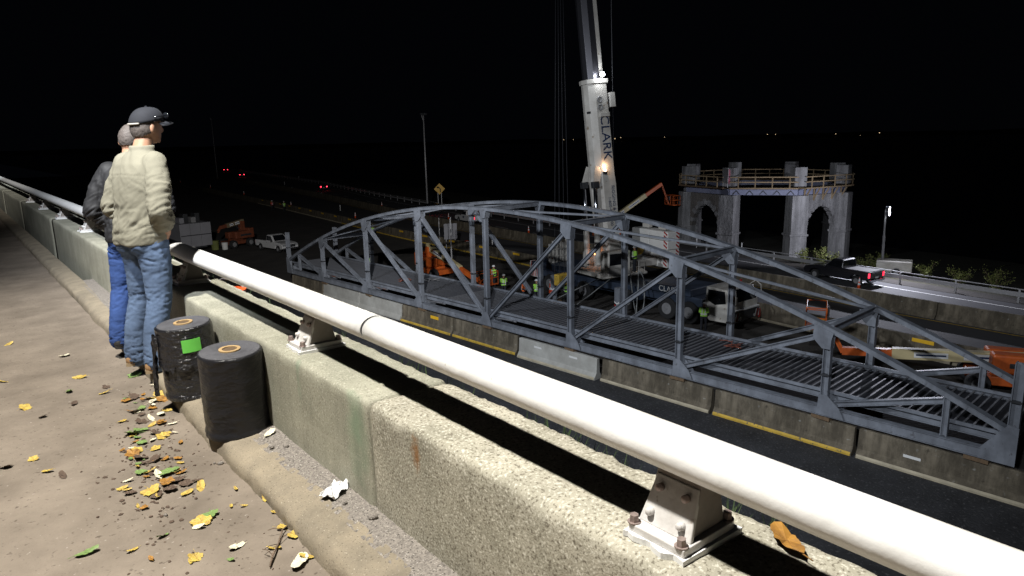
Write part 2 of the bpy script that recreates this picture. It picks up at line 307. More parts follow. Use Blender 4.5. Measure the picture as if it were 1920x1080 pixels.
def dup(root, loc, rz=None, label=None, parent=None):
    c = root.copy(); COL.objects.link(c); c.parent = parent
    if parent is None:
        c.location = loc
        if rz is not None: c.rotation_euler = (0, 0, rz)
        if label: c['label'] = label
    for ch in root.children: dup(ch, None, parent=c)
    return c
def fbm(p, o=4): return noise.fractal(V(p), 1.0, 2.0, o, noise_basis='PERLIN_ORIGINAL')
def remesh(mb, voxel, smooth_it=3, disp=None):
    me = mb.mesh('tmp'); o = bpy.data.objects.new('tmp', me); COL.objects.link(o)
    md = o.modifiers.new('r', 'REMESH'); md.mode = 'VOXEL'; md.voxel_size = voxel
    sm = o.modifiers.new('s', 'SMOOTH'); sm.factor = 0.5; sm.iterations = smooth_it
    dg = bpy.context.evaluated_depsgraph_get(); r = bpy.data.meshes.new_from_object(o.evaluated_get(dg))
    bpy.data.objects.remove(o); bpy.data.meshes.remove(me)
    if disp:
        nr = [v.normal.copy() for v in r.vertices]
        for v, n in zip(r.vertices, nr): v.co = v.co + n*disp(v.co, n)
        r.update()
    for p in r.polygons: p.use_smooth = True
    r.materials.clear()
    return r
def text_mesh(body, size, depth=0.004):
    cu = bpy.data.curves.new('txt', 'FONT'); cu.body = body; cu.size = size; cu.extrude = depth; cu.align_x = 'CENTER'; cu.align_y = 'CENTER'
    o = bpy.data.objects.new('txt', cu); COL.objects.link(o)
    dg = bpy.context.evaluated_depsgraph_get(); me = bpy.data.meshes.new_from_object(o.evaluated_get(dg)); bpy.data.objects.remove(o); bpy.data.curves.remove(cu)
    me.materials.clear(); return me
def lerp_poly(P, y):
    for a, b in zip(P, P[1:]):
        lo, hi = min(a[1], b[1]), max(a[1], b[1])
        if lo <= y <= hi: t = (y-a[1])/(b[1]-a[1]); return a[0]+(b[0]-a[0])*t
    return P[0][0] if abs(y-P[0][1]) < abs(y-P[-1][1]) else P[-1][0]
def grid(xs, ys, zf):
    vs = [(x, y, zf(x, y)) for x in xs for y in ys]; n = len(ys)
    return vs, [(i*n+j, (i+1)*n+j, (i+1)*n+j+1, i*n+j+1) for i in range(len(xs)-1) for j in range(len(ys)-1)]
def frange(a, b, n): return [a+(b-a)*i/n for i in range(n+1)]

# ================================================================== SETTING
ZR = -10.0
# upper ground: dirt sidewalk
xs = frange(-60, -3, 14) + frange(-2.9, -0.8, 22)[0:] + frange(-0.76, 0.874, 55)
ys = frange(-40, -2, 14) + frange(-1.9, 0.9, 12) + frange(0.95, 6.4, 150) + frange(6.6, 16, 40) + frange(17, 120, 24)
def dirt_z(x, y):
    d = 0.010*fbm((x*2.2, y*2.2, 0)) + 0.004*fbm((x*9, y*9, 3)) + 0.0022*fbm((x*30, y*30, 5))
    near = max(0, 1-abs(x-0.874)/0.10)
    return d - 0.01 + 0.012*near*(0.5+fbm((0, y*6, 9)))
vs, fs = grid(xs, ys, dirt_z)
MB().add(vs, fs).build('sidewalk', M_DIRT, smooth=True, kind='structure')
# kerb and the gritty strip against the wall
ky = frange(-8, 0.6, 30) + frange(0.62, 6, 330) + frange(6.2, 60, 120)
prof = [(0.872, -0.12), (0.872, 0.020), (0.878, 0.042), (0.892, 0.060), (0.915, 0.070), (0.95, 0.075), (1.0, 0.079), (1.045, 0.081)]
def kerb_p(i, y):
    x, z = prof[i]; n = fbm((y*3, i*0.5, 1)); k = fbm((y*16, i*0.7, 4))
    e = 0.014 if 1 <= i <= 4 else 0.004
    return (x + e*n + 0.006*k*(1 if 1 <= i <= 4 else 0.3), y, z + 0.004*k + 0.003*n)
vs = [kerb_p(i, y) for i in range(len(prof)) for y in ky]; n = len(ky)
fs = [(i*n+j, (i+1)*n+j, (i+1)*n+j+1, i*n+j+1) for i in range(len(prof)-1) for j in range(n-1)]
MB().add(vs, fs).build('kerb', M_KERB, smooth=True, kind='structure')
vs, fs = grid(frange(0.99, 1.20, 14), [y for y in ky if y < 9], lambda x, y: 0.0795 + 0.006*max(0, min(1, (x-1.03)/0.03+1.2*fbm((x*8, y*4, 2)))) + 0.004*fbm((x*40, y*40, 8)) - (0.02 if x < 1.0 else 0))
MB().add(vs, fs).build('grit_strip', M_GRIT, smooth=True, kind='structure')
# embankment below the parapet
exs = [1.45, 1.8, 2.4, 4, 7, 10, 12]; ezs = [0.02, 0.02, -0.25, -2.8, -6.6, -9.4, -10.05]
vs, fs = grid(exs, frange(-60, 260, 160), lambda x, y: ezs[exs.index(x)] + (0.15*fbm((x*0.7, y*0.7, 1)) if 2.3 < x < 11 else 0))
MB().add(vs, fs).build('embankment', M_EARTH, smooth=True, kind='structure')
# lower ground, roads
BAR2 = [(36.8, -25), (37.6, 0), (38.3, 14), (39.0, 21), (41.3, 45), (42.2, 57), (43.0, 75), (45.2, 95), (48.6, 130), (56, 225), (70, 360)]
BAR3 = [(45.0, -25), (46.3, 0), (47.2, 18), (48.0, 25), (51.2, 58), (53.5, 82), (55.6, 95), (64.5, 145), (77.5, 240), (100, 380)]
RAIL = [(52.8, -25), (54.4, 5), (56.3, 22), (58.4, 33), (59.6, 44), (67.7, 103), (73, 133), (88, 200), (113, 365)]
def strip(name, a, b, z, mt, ya, yb, n=60, kind='structure'):
    mbs = MB(); ys_ = frange(ya, yb, n); fa = a if callable(a) else (lambda y: a); fb = b if callable(b) else (lambda y: b)
    vs = [];
    for y in ys_: vs += [(fa(y), y, z), (fb(y), y, z)]
    return mbs.add(vs, [(2*i, 2*i+1, 2*i+3, 2*i+2) for i in range(n)]).build(name, mt, kind=kind)
b2 = lambda o: (lambda y: lerp_poly(BAR2, y)+o)
b3 = lambda o: (lambda y: lerp_poly(BAR3, y)+o)
rl = lambda o: (lambda y: lerp_poly(RAIL, y)+o)
chx = lambda y: 25.10-0.0698*y
strip('ground', 8, lambda y: rl(1.5)(y), -10.02, M_SITE, -60, 380, 90)
strip('frontage_road', 10.5, lambda y: chx(y)+0.2, -10.0, M_ASPH, -30, 75, 60)
strip('worksite_lane', lambda y: chx(y)+0.4, b2(0.2), -10.0, M_SITE, -30, 66, 60)
strip('inner_roadway', b2(0.3), b3(-0.3), -9.995, M_ASPH2, -25, 360, 120)
strip('outer_roadway', b3(0.3), rl(-0.4), -9.990, M_ASPH2, -25, 360, 120)
strip('road_marking', b2(0.62), b2(0.76), -9.988, M_YEL, -25, 300, 120)
strip('road_marking', b3(-0.75), b3(-0.60), -9.988, M_YEL, -25, 300, 120)
strip('road_marking', b3(0.60), b3(0.74), -9.984, M_YEL, -25, 300, 120)
strip('road_marking', rl(-1.9), rl(-1.75), -9.984, M_WHT, -25, 300, 120)
for k in range(-2, 22):
    y = k*9.0; strip('lane_dash', lambda q: (b3(0)(q)+rl(0)(q))/2-0.4, lambda q: (b3(0)(q)+rl(0)(q))/2-0.26, -9.984, M_WHT, y, y+3.2, 2)
# bank down to the lake, water, far shore
vs = []; YS = frange(-60, 400, 46)
for y in YS: vs += [(rl(1.4)(y), y, -10.02), (rl(3.0)(y), y, -10.1), (rl(9)(y), y, -11.3), (rl(30)(y), y, -13.2), (rl(60)(y), y, -15.5)]
fs = [(5*i+k, 5*i+k+1, 5*i+k+6, 5*i+k+5) for i in range(len(YS)-1) for k in range(4)]
MB().add(vs, fs).build('lake_bank', M_EARTH, smooth=True, kind='structure')
MB().add([(60, -9000, -14), (12000, -9000, -14), (12000, 12000, -14), (60, 12000, -14)], [(0, 1, 2, 3)]).build('lake', M_WATER, kind='structure')
vs = []; n = 80
for i in range(n+1):
    a = radians(-12+115*i/n); d = V((sin(a), cos(a))); h = 6+5*fbm((i*0.4, 0, 0))
    vs += [(d.x*3200, d.y*3200, -14.5), (d.x*3300, d.y*3300, h-8), (d.x*3600, d.y*3600, h)]
fs = [(3*i+k, 3*i+k+1, 3*i+k+4, 3*i+k+3) for i in range(n) for k in range(2)]
MB().add(vs, fs).build('far_shore', M_SHORE, kind='structure')

# ------------------------------------------------------------------ concrete parapet (sections are parts)
wall = thing('parapet_wall', 'low concrete parapet wall with a rounded metal rail bolted on top', 'wall', (0, 0, 0))
WX0, WX1, WZ = 1.14, 1.51, 0.53
def wall_section(y0, y1, mt, rough):
    L = y1-y0; dens = 0.022 if y0 < 6 else 0.25; n = max(8, int(L/dens)); ys_ = frange(y0, y1, n)
    pr = []   # profile, from bottom of near face over the top to the far face
    for z in frange(-0.1, 0.505, 18): pr.append((WX0, z))
    pr += [(WX0+0.004, 0.519), (WX0+0.014, 0.528)]
    for x in frange(WX0+0.03, WX1-0.03, 16): pr.append((x, WZ))
    pr += [(WX1-0.012, 0.527), (WX1-0.003, 0.517)]
    for z in frange(0.49, -0.3, 6): pr.append((WX1, z))
    vs = []
    for i, (x, z) in enumerate(pr):
        for y in ys_:
            edge = max(0, 1-min(abs(z-WZ)+abs(x-WX0), abs(z-WZ)+abs(x-WX1))/0.03)
            c = edge*max(0, fbm((y*7, x*9, z*9+2))-0.02)*rough*1.3 + edge*rough*0.35*fbm((y*31, x*20, z*20))
            a = 0.0035*rough*fbm((y*14, x*14, z*14)); g = 0.004*fbm((y*2, x*2, z*2))
            sx = 1 if x < 1.3 else -1
            e = max(0, 1-min(y-y0, y1-y)/0.012)*0.006
            vs.append((x + sx*(c*0.022+e if abs(x-WX0) < .02 or abs(x-WX1) < .02 else 0) + a*(0.6 if z < .5 else 0) + g*(1 if z < .5 else 0), y, z - (c*0.02+e if z > 0.5 else 0) + (a+g*0.5 if z > 0.5 else 0)))
    fs = [(i*(n+1)+j, (i+1)*(n+1)+j, (i+1)*(n+1)+j+1, i*(n+1)+j+1) for i in range(len(pr)-1) for j in range(n)]
    m_ = len(pr); fs += [tuple(i*(n+1) for i in range(m_)), tuple(i*(n+1)+n for i in range(m_-1, -1, -1))]
    return MB().add(vs, fs).build('wall_section', mt, wall, smooth=True)
wall_section(-2.6, 2.303, M_CONC, 1.0)
wall_section(2.312, 7.2, M_CONC2, 0.75)
for k in range(6): wall_section(7.21+4.9*k, 7.21+4.9*(k+1)-0.01, M_CONC2, 0.7)

# rail: elliptical tube in two visible lengths, sleeved at the joint
rail = thing('rail_tube', 'thick white elliptical rail tube carried on posts along the parapet', 'railing', (0, 0, 0))
RX, RZc, RA, RB = 1.268, 0.769, 0.066, 0.053
def rail_len(y0, y1, sc=1.0, name='tube', mt=M_RAIL, cap=True):
    n = max(2, int(abs(y1-y0)/0.25)); rings = []
    for y in frange(y0, y1, n):
        rings.append([(RX+RA*sc*cos(2*pi*k/40) + 0.0006*fbm((y*2, k, 0)), y, RZc+RB*sc*sin(2*pi*k/40)) for k in range(40)])
    return MB().loft(rings, cap=cap).build(name, mt, rail, smooth=True)
def rail_shell(y0, y1):
    o = rail_len(y0, y1, 1.0, 'tube', M_RAIL, cap=False); sd = o.modifiers.new('wall', 'SOLIDIFY'); sd.thickness = 0.006; sd.offset = -1
rail_shell(-2.4, 2.446); rail_shell(2.466, 7.0); rail_shell(7.02, 30)
rail_len(2.30, 2.62, 0.87, 'sleeve', M_DARK)
# posts
M_PBODY = mat('dark_post_casting', (0.30, 0.265, 0.24), 0.6, var=0.2, scale=14, bump=0.2, bscale=60)  # post body is darker and browner than its plates
def rail_post(y, label):
    p = thing('rail_post', label, 'post', (0, y, WZ), 0, 'rail posts')
    b = MB(); b.prism([(1.20, -0.088), (1.40, -0.088), (1.412, -0.078), (1.412, 0.07), (1.40, 0.08), (1.20, 0.08)], 2, 0.012, 0.034)
    bp = b.build('base_plate', M_PLATE, p, bevel=0.003)
    g = MB(); pts = [(1.190+0.016*fbm((a*4, y, 0)), -0.094+0.182*a) for a in frange(0, 1, 16)]
    top = [(x+0.012, yy) for x, yy in pts]
    poly = pts + [(1.42, 0.1), (1.42, -0.1)]; g.prism(poly, 2, -0.002, 0.0135); g.build('caulk_bed', M_PAPER, bp)
    w = MB()
    # trapezoid front plate, leaning back to the rail, cast sides and back plate
    w.add([(1.232, -0.082, 0.034), (1.232, 0.075, 0.034), (1.282, 0.058, 0.150), (1.282, -0.066, 0.150), (1.246, -0.082, 0.034), (1.246, 0.075, 0.034), (1.294, 0.058, 0.150), (1.294, -0.066, 0.150)],
          [(0, 1, 2, 3), (7, 6, 5, 4), (0, 4, 5, 1), (1, 5, 6, 2), (2, 6, 7, 3), (3, 7, 4, 0)])
    w.build('front_plate', M_PLATE, p, bevel=0.003)
    c = MB(); c.prism([(1.240, 0.034), (1.385, 0.034), (1.345, 0.200), (1.294, 0.200), (1.286, 0.150)], 1, -0.071, 0.064); c.build('post_body', M_PBODY, p, bevel=0.003)
    for yy, zz in ((-0.048, 0.062), (0.045, 0.062), (-0.042, 0.122), (0.036, 0.122)):
        t = MB(); x0 = 1.232 + (zz-0.034)*0.431; t.cyl((x0+0.004, yy, zz), (x0-0.012, yy, zz+0.003), 0.0105, 0.010, 12); t.ell((x0-0.012, yy, zz+0.003), (0.006, 0.010, 0.010), 10); t.build('cap_nut', M_PLATE if zz < .1 else M_BOLT, p, smooth=True)
    for xx, yy in ((1.212, -0.072), (1.212, 0.072), (1.395, -0.072), (1.395, 0.072)):
        t = MB(); t.cyl((xx, yy, 0.034), (xx, yy, 0.037), 0.017, 0.017, 16); t.cyl((xx, yy, 0.037), (xx, yy, 0.055), 0.0125, 0.0115, 6); t.build('anchor_bolt', M_BOLT, p)
rail_post(0.965, 'painted post bolted through a flaking base plate beside the brown leaf')
rail_post(3.170, 'painted rail post bolted to the parapet nearest the rail joint')
for k in range(6): rail_post(5.375+2.205*k, 'painted rail post on the parapet past the man in khaki shirt')

# ------------------------------------------------------------------ far shore lights
FL = [(1057, 262, 1), (1153, 260, 2.4), (1164, 258, 1.3), (1246, 257, 0.8), (1439, 252, 1), (1454, 252, 1), (1567, 251, 1.2), (1649, 249, 1.6), (1075, 262, .7), (1613, 254, .5)]
for px, py, s_ in FL:
    d = rt*((px-960)/F_PX) - up*((py-540)/F_PX) + fw; d = d/sqrt(d.x*d.x+d.y*d.y); D = 3240; pz = 1.5+d.z*D
    t = thing('shore_lamp', 'tiny lamp glowing on the far shore of the lake', 'lamp', (d.x*D, d.y*D, -13), 0, 'lamps on the far shore')
    MB().cyl((0, 0, -1), (0, 0, pz+13), 0.35, 0.25, 6).build('post', M_DARK, t)
    MB().ell((0, 0, pz+13), (1.25*sqrt(s_),)*3, 8).build('lamp_globe', M_SHL, t)

# ------------------------------------------------------------------ concrete barriers
JP = [(-0.30, 0), (-0.30, 0.08), (-0.13, 0.33), (-0.085, 1.05), (-0.075, 1.07), (0.075, 1.07), (0.085, 1.05), (0.13, 0.33), (0.30, 0.08), (0.30, 0)]
JM = {}
def jmesh(L, mt, hs=1.0):
    k = (round(L, 1), mt.name, hs)
    if k not in JM:
        mb_ = MB(); n = 10; rings = []
        for i in range(n+1):
            y = -L/2+0.02 + (L-0.04)*i/n; e = 0.02 if i in (0, n) else 0
            rings.append([(x*(1-e*2) + 0.008*fbm((y*3, x*8, z*5)), y, z*hs*(1-e*0.5) + (0.008*fbm((y*4, x*4, 3)) if z > 0.9 else 0)) for x, z in JP])
        mb_.loft(rings); me = mb_.mesh('concrete_barrier'); me.materials.append(mt); JM[k] = me
    return JM[k]
def barrier(x, y, rz, L, mt, label, group, parts=()):
    t = thing('concrete_barrier', label, 'barrier', (x, y, ZR), rz, group)
    obj('body', jmesh(L, mt), [mt], t)
    for p in parts: p(t, L)
    return t
def p_stripe(mt):
    def f(t, L):
        MB().add([(-0.303, -L/2+0.05, 0.015), (-0.303, L/2-0.05, 0.015), (-0.306, L/2-0.05, 0.085), (-0.306, -L/2+0.05, 0.085), (-0.262, L/2-0.05, 0.15), (-0.262, -L/2+0.05, 0.15)], [(0, 1, 2, 3), (3, 2, 4, 5)]).build('base_stripe', mt, t)
    return f
def p_refl(y, z=0.88, w=0.9, mt=M_REFY):
    def f(t, L):
        x = -0.088-(1.05-z)*0.0625-0.012
        MB().box((x-.01, y, z), (0.02, w, 0.2)).build('reflector_panel', mt, t, bevel=0.01)
    return f
def p_tag(y, z, mt=M_WHT, w=.55):
    def f(t, L): MB().box((-0.088-(1.05-z)*0.0625-0.006, y, z), (0.012, w, 0.1), R=Matrix.Rotation(-0.06, 3, 'Y')).build('reflective_tape', mt, t)
    return f
NB = [(-3.5, 5.3, M_BARR, 0, (p_stripe(M_YEL),)), (1.9, 5.4, M_BARR, 0, (p_stripe(M_CREAM),)), (7.6, 5.6, M_BARR, 0, (p_tag(1.0, .55), p_stripe(M_CREAM))), (13.35, 5.7, M_BARR, 0, (p_stripe(M_YEL),)), (19.3, 6.0, M_BARR, 0, (p_stripe(M_CREAM),)),
      (25.2, 5.5, M_BARN, -0.16, (p_stripe(M_CREAM), p_tag(1.3, .8), p_tag(-1.2, .8))), (31.0, 5.6, M_BARR, 0, (p_stripe(M_YEL),)), (36.6, 5.4, M_BARR, 0, (p_stripe(M_YEL), p_refl(-0.9, .8, .8))), (42.0, 5.2, M_BARN, 0, ()), (47.3, 5.2, M_BARN, 0, ()), (52.6, 5.2, M_BARR, 0, ())]
NBL = ['stained concrete barrier with a white tape, under the sloping end of the truss', 'brown concrete barrier with a long yellow base stripe under the truss', 'patchy concrete barrier with a cream base stripe under the truss', 'pale new concrete barrier with two white tags under the truss', 'stained concrete barrier with yellow base stripe and no reflector panel', 'concrete barrier with yellow base stripe and a single yellow reflector panel', 'plain pale concrete barrier under the low end of the truss']
NBL += ['concrete barrier with yellow base stripe standing past the truss end post', 'concrete barrier with cream base stripe directly under the truss end post', 'brown bare concrete barrier reaching past the low end of the truss']
li = [7, 8, 0, 1, 2, 3, 4, 5, 6, 6, 9]
for (y, L, mt, dx, parts), i in zip(NB, li): barrier(chx(y)+0.05+dx, y, radians(4.0), L, mt, NBL[i], 'barriers under the truss', parts)
def row(P, y0, L, n, mt, label, group, refl=None):
    y = y0
    for k in range(n):
        x0, x1 = lerp_poly(P, y), lerp_poly(P, y+L); a = atan2(-(x1-x0), L)
        barrier((x0+x1)/2, y+L/2, a, L, mt, label(k) if callable(label) else label, group, (refl or (lambda k: ()))(k)); y += L*cos(a)
row(BAR2, -6, 6, 34, M_BARR, lambda k: 'concrete barrier with yellow reflector panel and yellow base stripe beside the inner road' if 7 < k < 17 else ('concrete barrier with yellow reflector panel and cream base stripe beside the inner road' if k < 25 else 'bare concrete barrier at the far end of the worksite row'), 'barriers beside the worksite', lambda k: (p_refl(-1.5 if k < 6 else 0, .85, 1.1), p_stripe(M_YEL if 7 < k < 17 else M_CREAM)) if k < 25 else ())
row(BAR3, -8, 6, 40, M_BARR, 'brown concrete median barrier between the two roads', 'median barriers')

# ------------------------------------------------------------------ guardrail at the lake side
gr = thing('guardrail', 'long low metal guardrail along the lake side of the road', 'guardrail', (0, 0, 0))
g = MB(); ys_ = frange(-24, 360, 120)
pts = [V((rl(0)(y), y, -9.42)) for y in ys_]
for a, b in zip(pts, pts[1:]): g.bar(a, b, 0.06, 0.30)
g.build('beam', M_POLE, gr)
g = MB()
for a, b in zip(pts, pts[1:]): g.bar(a+V((0.15, 0, .33)), b+V((0.15, 0, .33)), 0.05, 0.06)
g.build('top_rail', M_POLE, gr)
pm = MB().box((0, 0, 0.45), (0.12, 0.12, 0.95)).mesh('post')
for k in range(90):
    y = -22+4.0*k; obj('post', pm, [M_POLE], gr, loc=(rl(0.14)(y), y, -10.03))

# ================================================================== TRUSS BRIDGE
tr = thing('truss_bridge', 'long blue-grey steel arched truss footbridge set down on concrete barriers', 'bridge', (22.96, 30.70, -8.75), radians(4.0))
TW = 4.3; NODES = [0, 6.35, -6.35, 12.7, -12.7, 19.05, -19.05]; SUB = [23.0, -23.0]; END = 24.85
hz = lambda s: 6.60-0.0091*s*s
for side in (0, 1):
    x = side*TW
    # curved top chord
    ss = frange(-END, END, 40); pts = [V((x, s, hz(s))) for s in ss]
    for q in range(8):
        b = MB(); seg = pts[q*5:q*5+6]
        for i, (a, c) in enumerate(zip(seg, seg[1:])):
            d = (c-a).normalized()*0.012; b.bar(a-d, c+d, 0.25, 0.18, (0, 0, 1)); b.bar(a-d+V((0, 0, .095)), c+d+V((0, 0, .095)), 0.33, 0.022, (0, 0, 1))
        b.build('top_chord', M_STEEL, tr)
    # bottom chord as two channels
    for q in range(4):
        y0, y1 = -END+q*END/2, -END+(q+1)*END/2-0.01
        b = MB(); b.bar((x, y0, 0.15), (x, y1, 0.15), 0.18, 0.30); b.bar((x, y0, 0.311), (x, y1, 0.311), 0.30, 0.022); b.bar((x, y0, -0.012), (x, y1, -0.012), 0.32, 0.022)
        b.build('bottom_chord', M_STEEL, tr)
    for s in NODES + SUB:
        b = MB(); sz = 0.27 if abs(s) < 22 else 0.2
        b.ibeam((x, s, 0.36), (x, s, hz(s)-0.10), sz*0.85, sz, 0.03, (0, 1, 0)); v = b.build('vertical', M_STEEL, tr)
        if abs(s) < 22: MB().box((x, s, 1.55), (0.285, 0.325, 0.07)).build('band', M_DARK, v)
    for sg in (-1, 1):
        for a, c in ((0, 6.35), (6.35, 12.7), (12.7, 19.05), (19.05, 23.0)):
            b = MB(); p0 = V((x, sg*(a+0.12), 0.42)); p1 = V((x, sg*(c-0.10), hz(c)-0.22)); b.ibeam(p0, p1, 0.20, 0.20, 0.026, (0, 0, 1)); b.build('diagonal', M_STEEL, tr)
        b = MB(); b.ibeam((x, sg*END, 0.0), (x, sg*END, 3.3), 0.26, 0.30, 0.03, (0, 1, 0)); v = b.build('end_post', M_STEEL, tr)
        MB().box((x, sg*END, 2.05), (0.285, 0.325, 0.06)).build('band', M_DARK, v)
        b = MB(); b.prism([(sg*(END+0.18), -0.02), (sg*(END+0.18), 1.25), (sg*(END-0.1), 1.3), (sg*(END-0.75), 0.4), (sg*(END-0.8), -0.02)], 0, x-0.18, x-0.155); b.build('end_gusset', M_STEEL, tr)
    for s in NODES:
        sg = 1 if s >= 0 else -1
        b = MB()
        if s == 0: poly = [(-0.5, 0.02), (0.5, 0.02), (0.36, 0.42), (0.17, 0.78), (-0.17, 0.78), (-0.36, 0.42)]
        else: poly = [(s-sg*0.2, 0.02), (s+sg*0.8, 0.02), (s+sg*0.62, 0.40), (s+sg*0.16, 0.80), (s-sg*0.15, 0.80)]
        poly = [(a, c) for a, c in poly]; b.prism(poly, 0, x-0.185, x-0.162); b.prism(poly, 0, x+0.162, x+0.185); b.build('bottom_gusset', M_STEEL, tr)
        b = MB(); z = hz(s); sl = -0.0182*s
        if s == 0: poly = [(-0.28, z-0.08), (0.28, z-0.08), (0.14, z-0.50), (-0.14, z-0.50)]
        else: poly = [(s+sg*0.22, z+sl*sg*0.22-0.03), (s-sg*0.50, z-sl*sg*0.50-0.03), (s-sg*0.52, z-0.40), (s-sg*0.16, z-0.74), (s+sg*0.14, z-0.74), (s+sg*0.15, z-0.4)]
        b.prism(poly, 0, x-0.175, x-0.155); b.prism(poly, 0, x+0.155, x+0.175); b.build('top_gusset', M_STEEL, tr)
# lateral bracing between the arches
for s in NODES:
    MB().ibeam((0.1, s, hz(s)-0.02), (TW-0.1, s, hz(s)-0.02), 0.22, 0.26, 0.03, (0, 0, 1)).build('top_strut', M_STEEL, tr)
order = sorted(NODES)
for a, c in zip(order, order[1:]):
    MB().bar((0.12, c, hz(c)-0.03), (TW-0.12, a, hz(a)-0.03), 0.16, 0.10, (0, 0, 1)).build('lateral_brace', M_STEEL, tr)
# floor system
for s in NODES + [END-0.3, -END+0.3]:
    b = MB(); b.prism([(0.1, 0.05), (TW-0.1, 0.05), (TW-0.1, 0.55), (TW-0.8, 0.42), (0.8, 0.42), (0.1, 0.55)], 1, s-0.09, s+0.09); b.build('floor_beam', M_STEEL, tr)
for x in (0.30, TW-0.30):
    b = MB(); b.ibeam((x, -END+0.2, 0.66), (x, END-0.2, 0.66), 0.16, 0.26, 0.03, (0, 0, 1)); b.build('edge_stringer', M_STEEL, tr)
    b = MB(); b.bar((x*1.0+(-.14 if x < 2 else .14), -END+0.2, 0.86), (x+(-.14 if x < 2 else .14), END-0.2, 0.86), 0.06, 0.12); b.build('kerb_angle', M_STEEL, tr)
for x in (1.2, 2.15, 3.1): MB().ibeam((x, -END+0.2, 0.56), (x, END-0.2, 0.56), 0.14, 0.26, 0.02, (0, 0, 1)).build('stringer', M_STEEL, tr)
MB().box((TW/2, 0, 0.705), (TW-0.7, 2*END-0.4, 0.02)).build('slat_gap_shade', M_GAP_SHADE, tr)  # dark sheet standing in for the shade seen between the open slats
sm = MB().box((0, 0, 0), (TW-0.66, 0.06, 0.05)).mesh('deck_slat')
M_SLATD = mat('dark_deck_slat', (0.115, 0.12, 0.135), 0.6, 0.1, var=0.3, scale=0.5, col2=(0.075, 0.078, 0.09))  # darker slats for the far part of the deck
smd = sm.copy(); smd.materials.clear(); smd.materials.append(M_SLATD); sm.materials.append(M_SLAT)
n = 176
for i in range(n):
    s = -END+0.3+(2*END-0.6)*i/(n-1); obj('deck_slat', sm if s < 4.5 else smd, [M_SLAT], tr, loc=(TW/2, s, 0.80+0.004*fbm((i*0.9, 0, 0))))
# pipes lying on the outside flange
for q in (1, 2, 3, 4):
    s = 12.7-6.35*(q-1)+5.4
    b = MB()
    for k in range(2): b.cyl((0.02+0.09*k, s-1.1-.2*k, 0.58-0.05*k), (0.02+0.09*k, s+0.2, 0.52-0.05*k), 0.035, None, 8)
    b.build('bracket_pipe', M_SLAT, tr)
# dunnage below the chord, on the barrier tops
bm_ = MB().box((0, 0, 0.055), (0.30, 0.7, 0.13)).mesh('timber_block')
for i, s in enumerate((-24, -19, -12.7, -6.35, 0, 6.35, 12.7, 19)):
    p = tr.matrix_basis @ V((0.02, s, 0)); o = obj('timber_block', bm_, [M_WOOD], loc=(p.x, p.y, -8.945+0.012), rz=radians(4+random.uniform(-9, 9))); tag(o, 'dark timber block wedged between a concrete barrier and the truss', 'block', 'timber blocks under the near truss')
for i, s in enumerate((-19, -6.35, 6.35, 19)):
    p = Matrix.Rotation(radians(4), 4, 'Z') @ V((TW, s, 0)) + V((22.96, 30.7, 0)); t = thing('timber_crib', 'stack of crossed timbers carrying the far side of the truss', 'crib', (p.x, p.y, ZR), radians(4), 'cribs under the far truss')
    for k in range(4):
        for q in (-0.4, 0.4):
            d = (1.1, 0.29, 0.29) if k % 2 else (0.29, 1.1, 0.29); c = (0, q, 0.15+0.30*k) if k % 2 else (q, 0, 0.15+0.30*k); MB().box(c, d).build('timber', M_WOOD, t)
# debris on the deck
M_STRAP = mat('faded_strap', (0.26, 0.075, 0.045), 0.8, var=0.35, scale=9)
def debris(s, x, mt, label):
    p = Matrix.Rotation(radians(4), 4, 'Z') @ V((x, s, 0)) + V((22.96, 30.7, -8.75+0.835)); t = MB()
    for k in range(7):
        a = random.uniform(0, 6.3); c = V((random.uniform(-.5, .5), random.uniform(-.5, .5), 0.02+0.01*k)); d = V((cos(a), sin(a), random.uniform(0, .2)))*random.uniform(.15, .4); t.tube([c-d, c+V((0, 0, .04)), c+d], 0.02, 6)
    o = t.build('strap_pile', mt, loc=p); tag(o, label, 'strap')
debris(11.0, 2.0, M_STRAP, 'tangled red-orange straps lying on the truss deck')
debris(9.5, 3.0, M_GREY, 'tangled grey straps lying on the truss deck')
debris(-13.5, 3.2, M_STRAP, 'small heap of red straps on the open deck slats')

